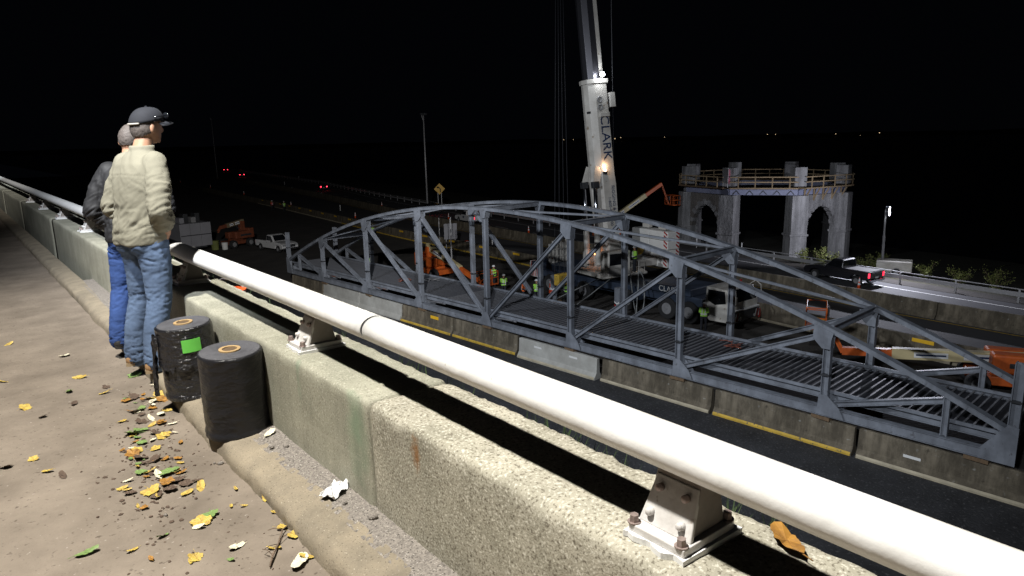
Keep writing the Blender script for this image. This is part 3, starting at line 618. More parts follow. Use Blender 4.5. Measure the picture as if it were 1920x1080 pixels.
# ================================================================== NEAR SIDEWALK THINGS
def roll(x, y, h, r, tilt, label, film=False):
    t = thing('fabric_roll', label, 'roll', (x, y, 0.068), random.uniform(0, 1))
    rings = []; zz = [0.0, 0.006, 0.018, 0.030, 0.036] + frange(0.05, h-0.05, 26) + [h-0.03, h-0.014, h-0.004, h]
    for z in zz:
        lip = 0.006 if 0.003 < z < 0.033 else 0.0; rr = r - (0.006 if z in (0.0, h) else 0)
        rings.append([((rr+lip+0.0035*fbm((cos(a)*2, sin(a)*2, z*9)) - (0.004*max(0, fbm((cos(a)*5, sin(a)*5, z*30))) if 0.05 < z < h-.05 else 0))*cos(a), (rr+lip+0.0035*fbm((cos(a)*2, sin(a)*2, z*9)))*sin(a), z) for a in [2*pi*k/72 for k in range(72)]])
    MB().loft(rings).build('wound_body', M_FILM if film else M_ROLL, t, smooth=True).data.polygons
    b = MB()
    for k in range(14):
        R0 = 0.048+(r-0.055)*k/14; b.ring((0, 0, h+0.0005), (0, 0, 1), R0, 0.0022+0.001*random.random(), 48, 6)
    b.cyl((0, 0, h-0.01), (0, 0, h+0.0015), r-0.008, r-0.010, 64); b.build('wound_end', M_RTOP, t, smooth=False)
    b = MB(); n = 40
    for (R1, R2, z0, z1) in ((0.052, 0.036, h-0.02, h+0.008),):
        ro = [[(R*cos(2*pi*k/n), R*sin(2*pi*k/n), z) for k in range(n)] for R, z in ((R1, z0), (R1, z1), (R2, z1), (R2, h-0.30))]; b.loft(ro, cap=False)
    b.build('core_tube', M_CARD, t, smooth=False)
    MB().cyl((0, 0, h+0.0005), (0, 0, h+0.0032), 0.0358, None, 32).build('core_shade_disc', M_WOOD, t)  # flat dark disc standing in for the shade inside the hollow core
    t.rotation_euler = (tilt[0], tilt[1], t.rotation_euler[2]); return t
r1 = roll(1.000, 3.52, 0.435, 0.153, (0.03, -0.045), 'black fabric roll with cardboard core standing on the kerb, without a label')
r2 = roll(0.985, 4.26, 0.435, 0.150, (0.02, -0.05), 'black fabric roll in torn plastic wrap with a bright green label', True)
# label and torn film on the second roll
r2.rotation_euler = (0.02, -0.05, 0)
def on_roll(a, z, e=0.004): return V(((0.150+e)*cos(a), (0.150+e)*sin(a), z))
vs = [on_roll(radians(-112+36*i/8), 0.300+0.075*j, 0.013) for j in (0, 1) for i in range(9)]
MB().add(vs, [(i, i+1, 10+i, 9+i) for i in range(8)]).build('label_sheet', M_LIME, r2).modifiers.new('t', 'SOLIDIFY').thickness = 0.002
b = MB()   # film skirt with a ragged lower edge
na = 60; rows = []
for j in range(9):
    rr = []
    for i in range(na+1):
        a = radians(-215+200*i/na); lo = 0.20+0.05*fbm((i*0.25, 1, 0))+0.03*fbm((i*0.9, 2, 0)); z = 0.428-(0.428-lo)*j/8
        rr.append(on_roll(a, z, 0.004+(0.010*(j/8)**2*(1+fbm((i*0.5, j*0.6, 4)))+0.003*fbm((i*0.7, j*1.3, 7)))*(1 if j > 3 else .5)))
    rows.append(rr)
vs = [p for r_ in rows for p in r_]; b.add(vs, [(j*(na+1)+i, j*(na+1)+i+1, (j+1)*(na+1)+i+1, (j+1)*(na+1)+i) for j in range(8) for i in range(na)])
b.build('torn_film', M_FILM, r2, smooth=True)
b = MB(); rows = []
for j in range(14):   # loose film tail hanging from the left side
    z = 0.40-0.36*j/13; rr = []
    for i in range(9):
        a = radians(178+(i-4)*(2.2+1.1*sin(j*0.9)))
        rr.append(on_roll(a, z, 0.012+0.035*(j/13)+0.018*abs(fbm((i*0.9, j*0.35, 3)))+0.012*sin(i*2.1+j*.5)))
    rows.append(rr)
vs = [p for r_ in rows for p in r_]; b.add(vs, [(j*9+i, j*9+i+1, (j+1)*9+i+1, (j+1)*9+i) for j in range(13) for i in range(8)]); b.build('film_tail', M_FILM, r2, smooth=True)

# red cone standing against the parapet past the man
def cone_mesh_parts(root, h=0.7, mt=M_CONE):
    b = MB(); b.box((0, 0, 0.015), (0.36, 0.36, 0.03)); b.build('base', M_BLACK if h > .8 else mt, root)
    r = lambda z: 0.135-(0.135-0.03)*z/h
    b = MB(); b.cyl((0, 0, 0.03), (0, 0, h), r(0), r(h), 16); b.build('cone_body', mt, root, smooth=True)
    for z0, z1 in ((0.58*h, 0.80*h), (0.86*h, h*0.985)) if h < .8 else ((0.42*h, 0.60*h), (0.70*h, 0.96*h)):
        MB().cyl((0, 0, z0), (0, 0, z1), r(z0)+0.004, r(z1)+0.004, 16, cap=False).build('white_band', M_TAPE, root, smooth=True)
pass

# leaves
def leaf_mesh(kind, seed):
    rnd = random.Random(seed); n = 22; vs = [(0, 0, 0)]
    for i in range(n):
        a = 2*pi*i/n
        if kind == 'lobed': r = 0.030*(1+0.42*abs(sin(2.5*a+0.2)))*(1+0.12*rnd.uniform(-1, 1))*(1 if abs(a-pi) > .3 else .6)
        else: r = 0.038/ sqrt((cos(a))**2+(2.3*sin(a))**2)*(1+0.08*rnd.uniform(-1, 1))
        x, y = r*cos(a), r*sin(a); vs.append((x, y, 0.005*rnd.uniform(0, 1)+4.0*x*x*rnd.uniform(.3, 1.3)+3*y*y))
    fs = [(0, 1+i, 1+(i+1) % n) for i in range(n)]
    b = MB().add(vs, fs); b.tube([(0, 0, 0.001), (-0.03, 0.002, 0.004), (-0.055, -0.004, 0.006)], 0.0009, 5); return b.mesh('fallen_leaf')
LM = {(k, i): leaf_mesh(k, i*7+len(k)) for k in ('lobed', 'oval') for i in range(4)}
LT = {'yellow': (M_LEAF_Y, 'small yellow fallen leaf on the dirt sidewalk'), 'green': (M_LEAF_G, 'green fallen leaf on the dirt sidewalk'), 'pale': (M_LEAF_W, 'pale cream fallen leaf on the dirt sidewalk'), 'brown': (M_LEAF_B, 'orange-brown fallen leaf on the dirt sidewalk'), 'dead': (M_LEAF_D, 'dark rotten leaf on the dirt sidewalk')}
def leaf(x, y, c, kind, sc, z=None, label=None, rz=None, tilt=0.35):
    me = LM[(kind, random.randrange(4))].copy(); me.materials.clear(); mt, lb = LT[c]
    o = obj('fallen_leaf', me, [mt]); o.location = (x, y, (dirt_z(x, y)+0.006 if z is None else z)); o.scale = (sc,)*3
    o.rotation_euler = (random.uniform(-tilt, tilt), random.uniform(-tilt, tilt), rz if rz is not None else random.uniform(0, 6.3))
    tag(o, label or lb, 'leaf', None if label else c+' leaves on the sidewalk')
# pixel-measured ground spots (x, y on z = 0)
LSP = [(0.424, 2.55, 'yellow', 'lobed', 1.5), (0.44, 2.63, 'green', 'lobed', 1.3), (0.41, 2.52, 'pale', 'oval', 1.2)]
def gp(px, py, z=0.0):
    d = rt*((px-960)/F_PX) - up*((py-540)/F_PX) + fw; t = (z-1.5)/d.z; return d.x*t, d.y*t
SPOTS = [(378, 975, 'yellow', 'lobed', 1.25), (392, 962, 'green', 'lobed', 1.15), (372, 985, 'pale', 'oval', 1.0), (562, 1052, 'pale', 'oval', 2.0), (574, 1042, 'yellow', 'oval', 1.0), (443, 1023, 'pale', 'oval', 1.15),
 (486, 914, 'pale', 'oval', 0.9), (497, 939, 'yellow', 'oval', 0.7), (442, 917, 'yellow', 'oval', 0.6), (433, 945, 'yellow', 'oval', 0.5), (457, 946, 'yellow', 'oval', 0.6), (515, 960, 'yellow', 'oval', 0.6), (528, 988, 'yellow', 'lobed', 0.8), (552, 1006, 'yellow', 'lobed', 0.9), (508, 1028, 'yellow', 'oval', 0.6), (522, 1026, 'yellow', 'oval', 0.6),
 (366, 1043, 'yellow', 'lobed', 0.85), (357, 1050, 'yellow', 'oval', 0.6), (305, 999, 'green', 'oval', 1.0), (433, 1047, 'green', 'oval', 0.6), (247, 1027, 'yellow', 'oval', 0.8), (258, 946, 'yellow', 'oval', 0.5), (240, 902, 'pale', 'oval', 0.8),
 (297, 891, 'pale', 'oval', 1.3), (316, 887, 'green', 'lobed', 1.5), (281, 884, 'yellow', 'lobed', 0.9), (340, 886, 'brown', 'oval', 0.9), (312, 905, 'brown', 'lobed', 1.2), (282, 920, 'yellow', 'lobed', 1.2), (296, 926, 'yellow', 'oval', 0.9), (350, 922, 'yellow', 'oval', 1.0), (376, 910, 'yellow', 'oval', 1.3), (333, 900, 'dead', 'lobed', 1.2), (350, 905, 'dead', 'lobed', 1.0), (320, 915, 'dead', 'lobed', 1.1), (370, 900, 'dead', 'oval', .8),
 (258, 873, 'yellow', 'oval', 0.8), (250, 850, 'brown', 'lobed', 1.2), (256, 842, 'yellow', 'lobed', 1.0), (246, 838, 'pale', 'oval', 1.0), (262, 856, 'dead', 'lobed', 1.3), (288, 860, 'dead', 'lobed', 1.2), (292, 812, 'dead', 'lobed', 1.2), (250, 812, 'green', 'lobed', 1.4), (262, 806, 'green', 'lobed', 1.3), (305, 818, 'yellow', 'lobed', 1.0), (293, 860, 'brown', 'oval', .7),
 (283, 783, 'pale', 'oval', 1.3), (302, 775, 'pale', 'oval', 1.4), (313, 768, 'yellow', 'oval', 1.0), (285, 795, 'yellow', 'oval', 0.9), (280, 745, 'yellow', 'lobed', 1.0), (298, 740, 'yellow', 'lobed', 1.2), (310, 735, 'green', 'lobed', 1.2), (288, 752, 'pale', 'lobed', 1.2), (305, 752, 'brown', 'lobed', 1.1), (283, 760, 'yellow', 'oval', 0.9),
 (253, 703, 'green', 'lobed', 1.4), (262, 700, 'green', 'lobed', 1.1), (287, 722, 'pale', 'oval', 0.7), (253, 680, 'yellow', 'oval', 0.9), (268, 738, 'brown', 'oval', .8), (247, 745, 'dead', 'lobed', 1.3), (256, 770, 'dead', 'lobed', 1.2), (330, 885, 'brown', 'oval', 0.8), (245, 770, 'brown', 'oval', .9)]
for px, py, c, k, sc in SPOTS:
    x, y = gp(px, py); leaf(x, y, c, k, sc*0.82)
rnd = random.Random(3)
for i in range(60):
    px, py = rnd.gauss(272, 34), rnd.gauss(800, 75); x, y = gp(px, max(690, py))
    if x < 0.8: leaf(x, y, rnd.choice(['yellow', 'pale', 'brown', 'brown', 'green', 'dead', 'dead']), rnd.choice(['lobed', 'oval']), rnd.uniform(0.35, 0.75), tilt=.15)
for i in range(40):
    x, y = rnd.uniform(-1.3, 0.72), rnd.uniform(2.2, 7.0)
    leaf(x, y, rnd.choice(['yellow', 'yellow', 'pale', 'brown', 'green', 'dead', 'dead']), rnd.choice(['lobed', 'oval']), rnd.uniform(0.6, 1.2))
leaf(1.452, 0.765, 'brown', 'oval', 1.75, WZ+0.012, 'curled orange-brown leaf lying on top of the parapet', radians(60), 0.25)
LT['pale'] = (M_LEAF_W, LT['pale'][1])
leaf(1.085, 3.30, 'pale', 'oval', 1.0, 0.095, 'pale leaf caught between the kerb roll and the parapet', 0.5)
# small crumbs of soil and bark: uncountable
b = MB()
for i in range(420):
    cl = rnd.random() < 0.6
    px, py = (rnd.gauss(280, 45), rnd.gauss(860, 70)) if cl else (rnd.uniform(240, 620), rnd.uniform(700, 1078))
    x, y = gp(px, max(640, min(1100, py)))
    if x > 0.84: continue
    s_ = rnd.uniform(0.0015, 0.006)*(1.3 if cl else 0.8); b.ell((x, y, dirt_z(x, y)+s_*0.3), (s_*rnd.uniform(.6, 1.8), s_*rnd.uniform(.6, 1.8), s_*.7), 6, R=Matrix.Rotation(rnd.uniform(0, 6), 3, 'Z'))
o = b.build('soil_crumbs', M_LEAF_D, kind='stuff'); o['label'] = 'dark crumbs of soil and bark scattered on the dirt'; o['category'] = 'debris'
for k, (px, py, s_) in enumerate(((414, 868, .016), (402, 867, .008), (537, 840, .016), (510, 842, .012), (647, 947, .014), (310, 960, .01), (700, 975, .02))):
    x, y = gp(px, py, 0.08 if px > 500 else 0); b = MB(); b.ell((0, 0, s_*.4), (s_, s_*.7, s_*.55), 10); o = b.build('pebble', M_GRIT, smooth=True, loc=(x, y, 0.085 if px > 500 else dirt_z(x, y)), rz=k)
    tag(o, 'small grey pebble lying by the kerb', 'stone', 'pebbles by the kerb')
# crumpled paper
b = MB(); rows = []; n = 10
for j in range(n+1):
    for i in range(n+1):
        u, w = i/n-0.5, j/n-0.5; rows.append((u*0.13+0.02*fbm((i*.5, j*.5, 1)), w*0.075+0.02*fbm((i*.5, j*.5, 5)), 0.010+0.018*fbm((i*.35, j*.35, 9))+0.012*abs(u)))
b.add(rows, [(j*(n+1)+i, j*(n+1)+i+1, (j+1)*(n+1)+i+1, (j+1)*(n+1)+i) for j in range(n) for i in range(n)])
o = b.build('paper_scrap', M_PAPER, loc=(1.075, 2.53, 0.088), rz=radians(35)); o.modifiers.new('t', 'SOLIDIFY').thickness = 0.001; tag(o, 'crumpled white paper scrap lying on the kerb by the parapet', 'paper')
# twig
t = MB(); P_ = [gp(545, 980), gp(530, 1000), gp(522, 1022), gp(512, 1045), gp(506, 1062)]
pts = [(x, y, dirt_z(x, y)+0.010+0.008*(i % 2)) for i, (x, y) in enumerate(P_)]; t.tube(pts, 0.004, 7, radii=[.0022, .003, .0035, .0045, .003])
for i, (dx, dy) in ((1, (-.05, .02)), (2, (.05, .03)), (2, (-.06, -.015)), (3, (-.02, .05))):
    p = V(pts[i]); t.tube([p, p+V((dx*.6, dy*.6, .012)), p+V((dx, dy, .008))], 0.0016, 5)
tag(t.build('twig', M_TWIG, smooth=True), 'thin forked twig lying on the dirt by the kerb', 'twig')
# weeds behind the parapet
b = MB(); rg = random.Random(11)
for i in range(5200):
    y = rg.choice([rg.uniform(0.1, 1.6), rg.uniform(1.2, 4.5), rg.uniform(-1, 9)]); x = rg.uniform(1.54, 2.0); h = rg.uniform(0.08, 0.27)*(0.7+0.6*fbm((y*1.7, 0, 0))+.2); a = rg.uniform(0, 6.3); l = rg.uniform(0.03, 0.12); w = rg.uniform(0.002, 0.006)
    p0 = V((x, y, 0.02)); p1 = p0+V((cos(a)*l*.3, sin(a)*l*.3, h*.6)); p2 = p0+V((cos(a)*l, sin(a)*l, h)); q = V((-sin(a)*w, cos(a)*w, 0)); b.add([p0-q, p0+q, p1+q, p1-q, p2], [(0, 1, 2, 3), (3, 2, 4)])
o = b.build('grass', M_GRASS, kind='stuff'); o['label'] = 'green weeds and grass growing behind the parapet'; o['category'] = 'grass'

# ================================================================== PEOPLE
def limb(mb_, pts, radii, n=12, flat=None):
    for (a, b, ra, rb) in zip(pts, pts[1:], radii, radii[1:]): mb_.cyl(a, b, ra, rb, n)
    for p, r in zip(pts, radii): mb_.ell(p, (r, r, r), n)
def wrinkle(amp, sc, an=(1, 1, 2.4), ridge=True):
    def f(co, no):
        p = V((co.x*sc*an[0], co.y*sc*an[1], co.z*sc*an[2])); w = V((fbm(p*0.5+V((3, 1, 7)), 2), fbm(p*0.5+V((9, 4, 2)), 2), fbm(p*0.5, 2)))*0.9
        v = fbm(p+w, 3)
        return amp*((1-abs(v)*2.6) if ridge else v) - amp*0.4
    return f
def person(name, label, loc, rz, shirt, jean, shoes, cap=None, lean=(0, 0), hands='pocket', sc=1.0, detail=1):
    t = thing(name, label, 'person', loc, rz); t.scale = (sc,)*3
    vx = 0.0115
    # -- head, neck, forearms, hands: one skin surface reaching down inside the clothes
    k = MB(); hc = V((0, 0.045, 1.655))
    k.ell(hc, (0.076, 0.098, 0.112), 20); k.ell(hc+V((0, 0.030, -0.058)), (0.056, 0.066, 0.062), 16)   # skull, jaw
    k.ell(hc+V((0, 0.102, -0.022)), (0.013, 0.022, 0.022), 10); k.ell(hc+V((0, 0.092, 0.008)), (0.011, 0.014, 0.022), 10)   # nose
    k.ell(hc+V((0, 0.083, -0.066)), (0.024, 0.012, 0.012), 10); k.ell(hc+V((0, 0.082, -0.094)), (0.022, 0.014, 0.016), 10)   # mouth, chin
    for sx in (-1, 1):
        k.ell(hc+V((sx*0.079, -0.008, -0.012)), (0.010, 0.022, 0.034), 10, R=Matrix.Rotation(sx*0.35, 3, 'Z')); k.ell(hc+V((sx*0.032, 0.083, 0.014)), (0.016, 0.010, 0.009), 8)
    limb(k, [V((0, -0.005, 1.46)), V((0, 0.012, 1.53)), V((0, 0.03, 1.60))], [0.066, 0.060, 0.058])
    limb(k, [V((0, -0.01, 1.42)), V((0, 0, 1.2)), V((0, 0, 0.98))], [0.09, 0.10, 0.10])
    hip = [V((-0.092, 0, 0.90)), V((0.092, 0, 0.90))]
    feet = [V((-0.15, 0.02, 0.09)), V((0.13, -0.01, 0.09))]; knees = [V((-0.125, 0.045, 0.49)), V((0.115, 0.03, 0.49))]
    for i in (0, 1): limb(k, [hip[i], knees[i], feet[i]], [0.07, 0.045, 0.035], 10)
    arms = []
    for sx in (-1, 1):
        sh = V((sx*0.185, -0.012, 1.405)); el = V((sx*0.268, -0.055, 1.12)); wr = V((sx*0.172, 0.060, 0.955)); arms.append((sh, el, wr))
        limb(k, [sh, el, wr], [0.045, 0.040, 0.028], 12); hd = V((sx*0.118, 0.050, 0.875)); limb(k, [wr, hd], [0.028, 0.036], 12)
        for q in range(4):   # fingers sliding into the pocket
            b0 = hd+V((sx*(0.016-0.012*q)*1.3, 0.012, -0.02)); limb(k, [b0, b0+V((-sx*.006, .006, -.035)), b0+V((-sx*.012, -.002, -.062+0.004*abs(q-1)))], [0.0095, 0.009, 0.008], 8)
        th = hd+V((-sx*0.03, 0.02, 0.0)); limb(k, [th, th+V((-sx*.022, .012, -.02)), th+V((-sx*.030, .014, -.045))], [0.012, 0.011, 0.009], 8)
    body = obj('body', remesh(k, 0.0085, 3), [M_SKIN], t)
    # -- jeans
    j = MB(); j.ell((0, -0.012, 0.93), (0.178, 0.125, 0.10), 20); j.ell((-0.075, -0.055, 0.885), (0.095, 0.085, 0.09), 16); j.ell((0.075, -0.055, 0.885), (0.095, 0.085, 0.09), 16)
    for i in (0, 1): limb(j, [hip[i]+V((0, 0, -0.02)), hip[i].lerp(knees[i], .5)+V((0, .01, 0)), knees[i], knees[i].lerp(feet[i], .5)+V((0, -.02, 0)), feet[i]+V((0, -0.01, 0.0)), feet[i]+V((0, -0.005, -0.03))], [0.106, 0.096, 0.080, 0.077, 0.077, 0.080], 18)
    def jw(co, no):
        lo = max(0, 1-co.z/0.32); kn = max(0, 1-abs(co.z-0.5)/0.16); se = max(0, 1-abs(co.z-0.80)/0.1)
        w = wrinkle(1, 9, (1, 1, 2.2))(co, no); w2 = wrinkle(1, 17, (.8, .8, 2.8))(co, no)
        pk = 0.0
        if co.y < -0.03:
            dx_, dz_ = abs(abs(co.x)-0.082)-0.058, abs(co.z-0.845)-0.066; e_ = max(dx_, dz_); pk = 0.0032 if e_ < 0 else 0.0
        seam = -0.0022*max(0, 1-abs(co.x-(0.178 if co.x > 0 else -0.178)*(.95 if co.z > .6 else .9))/0.008) if abs(co.y) < .05 else 0
        return 0.0026*w + lo*0.0085*w2 + kn*0.0035*w2 + se*0.004*w + pk + seam
    obj('jeans', remesh(j, vx*.75, 3, jw), [jean], t)
    # -- shirt
    s_ = MB(); secs = [(0.875, 0.190, 0.140, -0.018), (0.93, 0.194, 0.146, -0.018), (1.02, 0.190, 0.144, -0.012), (1.12, 0.188, 0.138, -0.012), (1.24, 0.196, 0.138, -0.018), (1.34, 0.204, 0.130, -0.02), (1.41, 0.190, 0.112, -0.018), (1.46, 0.130, 0.088, -0.01), (1.495, 0.080, 0.072, 0.0)]
    rings = []
    for z, a, b_, oy in secs:
        ring = []
        for q in range(32):
            th = 2*pi*q/32; cx, cy = cos(th), sin(th); p = 2.5; r_ = (abs(cx)**p+abs(cy)**p)**(-1/p); ring.append((a*r_*cx, oy+b_*r_*cy, z))
        rings.append(ring)
    s_.loft(rings)
    for i, sx in enumerate((-1, 1)):
        sh, el, wr = arms[i]; ce = el.lerp(wr, 0.42)
        limb(s_, [sh+V((-sx*0.03, 0, 0.005)), sh.lerp(el, .5)+V((sx*.006, 0, 0)), el, ce], [0.082, 0.078, 0.072, 0.064], 18)
        d = (wr-el).normalized()
        limb(s_, [ce-d*0.025, ce+d*0.03], [0.071, 0.069], 18)      # rolled cuff
    for a in range(24):   # collar
        th = 2*pi*a/24; p = V((0.070*cos(th), 0.006+0.066*sin(th), 1.505)); s_.ell(p, (0.014, 0.014, 0.032), 8)
    def sw(co, no):
        q = V((co.x+0.5*co.z, co.y-0.4*co.z, co.z-0.5*co.x)); w = wrinkle(1, 4.2, (1.5, 1.5, 0.8))(q, no); w2 = wrinkle(1, 7.5, (.7, .7, 1.7))(q+V((5, 2, 1)), no)
        waist = max(0, 1-abs(co.z-1.03)/0.16); arm = 1.0 if abs(co.x) > 0.2 else 0.3; hem = max(0, 1-(co.z-0.87)/0.10)
        return 0.004*w + (0.010*waist + 0.0055*arm*(1 if co.z < 1.35 else .3))*w2 + hem*0.012*sin(atan2(co.y, co.x)*5+1)*.5 - (0.0035*max(0, 1-abs(co.z-1.345+0.3*abs(co.x)*.2)/0.007) if co.y < 0 and abs(co.x) < .19 else 0) - (0.004*max(0, 1-abs(abs(co.x)-0.185-(1.40-co.z)*0.1)/0.008) if 1.2 < co.z < 1.44 else 0)
    obj('shirt' if cap else 'jacket', remesh(s_, vx*.75, 3, sw), [shirt], t)
    # -- shoes
    for i in (0, 1):
        f = feet[i]; b = MB(); b.ell(f+V((0, -0.035, -0.045)), (0.043, 0.058, 0.052), 14); b.ell(f+V((0, 0.06, -0.055)), (0.047, 0.085, 0.042), 14); b.ell(f+V((0.0, 0.13, -0.062)), (0.046, 0.06, 0.034), 14); b.cyl(f+V((0, -0.03, -0.05)), f+V((0, -0.02, 0.06)), 0.048, 0.05, 14)
        sh_ = obj('boot', remesh(b, 0.008, 2), [shoes], t)
        so = MB(); pl = [(0.045*cos(a)*(1.05 if sin(a) > 0 else .95), 0.02+0.135*sin(a)) for a in frange(0, 2*pi*15/16, 15)]; so.prism([(f.x+x, f.y+y+0.02) for x, y in pl], 2, 0.001, 0.024); so.build('sole', M_SHOE if shoes is M_SHOE else M_LUMB, sh_)
    # -- hair and cap
    if cap:
        h = MB(); h.ell(hc+V((0, -0.022, -0.006)), (0.0815, 0.088, 0.100), 24); hm = remesh(h, 0.008, 1, lambda co, no: 0.0025*fbm(co*90, 2))
        bm2 = bmesh.new(); bm2.from_mesh(hm); bmesh.ops.delete(bm2, geom=[v for v in bm2.verts if v.co.y > hc.y+0.028 or v.co.z < hc.z-0.070+max(0, v.co.y-hc.y+.06)*0.5 or v.co.z > hc.z+.07], context='VERTS'); bm2.to_mesh(hm); bm2.free(); obj('hair', hm, [M_HAIR], t)
        c = MB(); ri = []
        for a in frange(0, 1, 9):
            e = a*pi/2; ri.append([(0.092*max(.02, cos(e)**.8)*cos(b_)*1.0, hc.y-0.004+0.112*max(.02, cos(e)**.8)*sin(b_), hc.z+0.030+0.018*sin(b_)*(1-a)-0.0*a+0.098*sin(e)) for b_ in [2*pi*q/40 for q in range(40)]])
        c.loft(ri, cap=False); cm = c.build('cap', cap, t, smooth=True); cm.modifiers.new('t', 'SOLIDIFY').thickness = 0.004
        b = MB(); n = 14; vs = []
        for u in range(6):
            for w in range(n+1):
                a = radians(22+136*w/n); R1 = 0.092+0.0*u; ex = 0.078*u/5*sin(a)**0.6; vs.append(((R1+ex*0.35)*cos(a), hc.y-0.004+(0.108+ex)*sin(a), hc.z+0.047-0.03*abs(cos(a))**1.5*1.0-0.018*u/5))
        b.add(vs, [(u*(n+1)+w, u*(n+1)+w+1, (u+1)*(n+1)+w+1, (u+1)*(n+1)+w) for u in range(5) for w in range(n)]); br = b.build('brim', cap, cm, smooth=True); br.modifiers.new('t', 'SOLIDIFY').thickness = 0.005
        b = MB(); b.tube([(0.0925*cos(a), hc.y-0.004+0.114*sin(a), hc.z+0.024+0.010*sin(a)) for a in [radians(230+80*q/10) for q in range(11)]], 0.006, 6); b.build('back_strap', M_CAPS, cm, smooth=True)
        b = MB(); b.ell((0, hc.y-0.004, hc.z+0.130), (0.008, 0.008, 0.005), 8); b.build('button', cap, cm)
        # sunglasses parked on the cap
        b = MB()
        for sx in (-1, 1):
            b.tube([(sx*0.097, hc.y-0.01, hc.z+0.060), (sx*0.098, hc.y+0.05, hc.z+0.068), (sx*0.085, hc.y+0.092, hc.z+0.075)], 0.0035, 6)
            b.ell((sx*0.045, hc.y+0.108, hc.z+0.072), (0.034, 0.010, 0.022), 12)
        b.tube([(-0.02, hc.y+0.116, hc.z+0.076), (0.02, hc.y+0.116, hc.z+0.076)], 0.003, 6)
        b.build('sunglasses', M_GLASS, cm, smooth=True)
    else:
        h = MB(); h.ell(hc+V((0, -0.014, 0.014)), (0.084, 0.096, 0.108), 24); hm = remesh(h, 0.009, 1, lambda co, no: 0.004*fbm(co*60, 2))
        bm2 = bmesh.new(); bm2.from_mesh(hm); bmesh.ops.delete(bm2, geom=[v for v in bm2.verts if v.co.z < hc.z-0.045 or (v.co.y > hc.y+0.03 and v.co.z < hc.z+.06)], context='VERTS'); bm2.to_mesh(hm); bm2.free(); obj('hair', hm, [M_HAIR], t)
    lv = Matrix.Rotation(-rz, 3, 'Z') @ V((lean[0], lean[1], 0))
    for c in t.children_recursive:
        for v in c.data.vertices: v.co += lv*max(0.0, v.co.z-0.1)
    return t
person('person', 'man in khaki shirt, blue jeans and dark cap standing with hands in pockets', (0.885, 4.97, 0.074), radians(-70), M_SHIRT, M_JEAN, M_BOOT, M_CAP, lean=(0.092, 0.0), sc=0.945)
person('person', 'person in black jacket and blue jeans standing behind the khaki shirted man', (0.955, 5.58, 0.074), radians(-30), M_JACK, M_JEAN2, M_SHOE, None, lean=(0.075, 0.0), sc=0.90)

# small workers on the site
def worker_meshes():
    k = MB(); limb(k, [V((-.1, 0, .9)), V((-.12, .03, .48)), V((-.13, 0, .06))], [.1, .075, .06], 8); limb(k, [V((.1, 0, .9)), V((.12, .02, .48)), V((.13, .02, .06))], [.1, .075, .06], 8)
    k.ell((-.13, .05, .05), (.05, .13, .05), 8); k.ell((.13, .07, .05), (.05, .13, .05), 8); k.ell((0, 0, .95), (.17, .12, .12), 10)
    limb(k, [V((0, 0, 1.0)), V((0, 0, 1.2)), V((0, 0, 1.38))], [.14, .15, .15], 10); limb(k, [V((0, 0, 1.4)), V((0, .02, 1.6))], [.06, .055], 8); k.ell((0, .02, 1.66), (.08, .095, .115), 10)
    k2 = MB(); k2.v = list(k.v); k2.f = list(k.f); k2.mi = list(k.mi)
    for sx in (-1, 1):
        limb(k, [V((sx*.2, 0, 1.40)), V((sx*.25, -.03, 1.12)), V((sx*.17, .2, 1.02))], [.065, .055, .045], 8); k.ell((sx*.15, .25, 1.02), (.04, .05, .035), 8)
        limb(k2, [V((sx*.2, 0, 1.40)), V((sx*.33, -.02, 1.17)), V((sx*.12, .13, 1.10))], [.065, .055, .045], 8); k2.ell((sx*.06, .16, 1.10), (.05, .035, .035), 8)
    v = MB(); rings = []
    for z, a, b_ in ((.93, .20, .15), (1.1, .20, .155), (1.28, .21, .16), (1.40, .20, .14), (1.47, .11, .10)): rings.append([(a*cos(q*pi/8), b_*sin(q*pi/8), z) for q in range(16)])
    v.loft(rings); sl = MB()
    for sx in (-1, 1): limb(sl, [V((sx*.19, 0, 1.40)), V((sx*.24, -.02, 1.20))], [.085, .075], 8)
    tp = MB(); tp.loft([[(.208*cos(q*pi/8), .163*sin(q*pi/8), z) for q in range(16)] for z in (1.06, 1.12)], cap=False)
    for sx in (-1, 1): tp.bar((sx*.09, .165, 1.0), (sx*.09, .158, 1.42), .05, .012, (0, 1, 0)); tp.bar((sx*.09, -.165, 1.0), (sx*.09, -.158, 1.42), .05, .012, (0, 1, 0))
    h = MB(); h.ell((0, .02, 1.70), (.115, .135, .11), 14, zmin=0.0); h.cyl((0, .03, 1.695), (0, .03, 1.712), .145, .135, 14)
    for f_ in sl.f: pass
    o = len(v.v); v.v += sl.v; v.f += [tuple(i+o for i in f) for f in sl.f]; v.mi += sl.mi
    bd = []
    for kk in (k, k2):
        me = remesh(kk, .03, 2); me.materials.append(M_CLOTH); me.materials.append(M_SKIN)
        for p in me.polygons: p.material_index = 1 if p.center.z > 1.5 else 0
        bd.append(me)
    vm = remesh(v, .03, 2, lambda co, no: .006); return bd, vm, tp.mesh('tape'), h.mesh('hard_hat')
WB, WV, WT, WH = worker_meshes()
def worker(x, y, face, vest, label, pose=0, z=ZR, hat=M_HHAT):
    t = thing('person', label, 'person', (x, y, z), radians(face))
    obj('body', WB[pose], [M_CLOTH], t)
    me = WV.copy(); me.materials.clear(); v = obj('vest', me, [vest], t)
    obj('reflective_tape', WT.copy(), [M_TAPE], v)
    me = WH.copy(); me.materials.clear(); obj('hard_hat', me, [hat], t, smooth=True); return t
worker(34.3, 24.2, -60, M_VESTG, 'worker in lime vest and white hard hat beside the crane driver cab')
worker(31.4, 39.9, 160, M_VESTG, 'worker in lime jacket with folded arms near the striped crane end', 1)
worker(33.2, 43.4, 80, M_VESTG, 'worker in plain lime vest leaning by the hanging slings', 0)
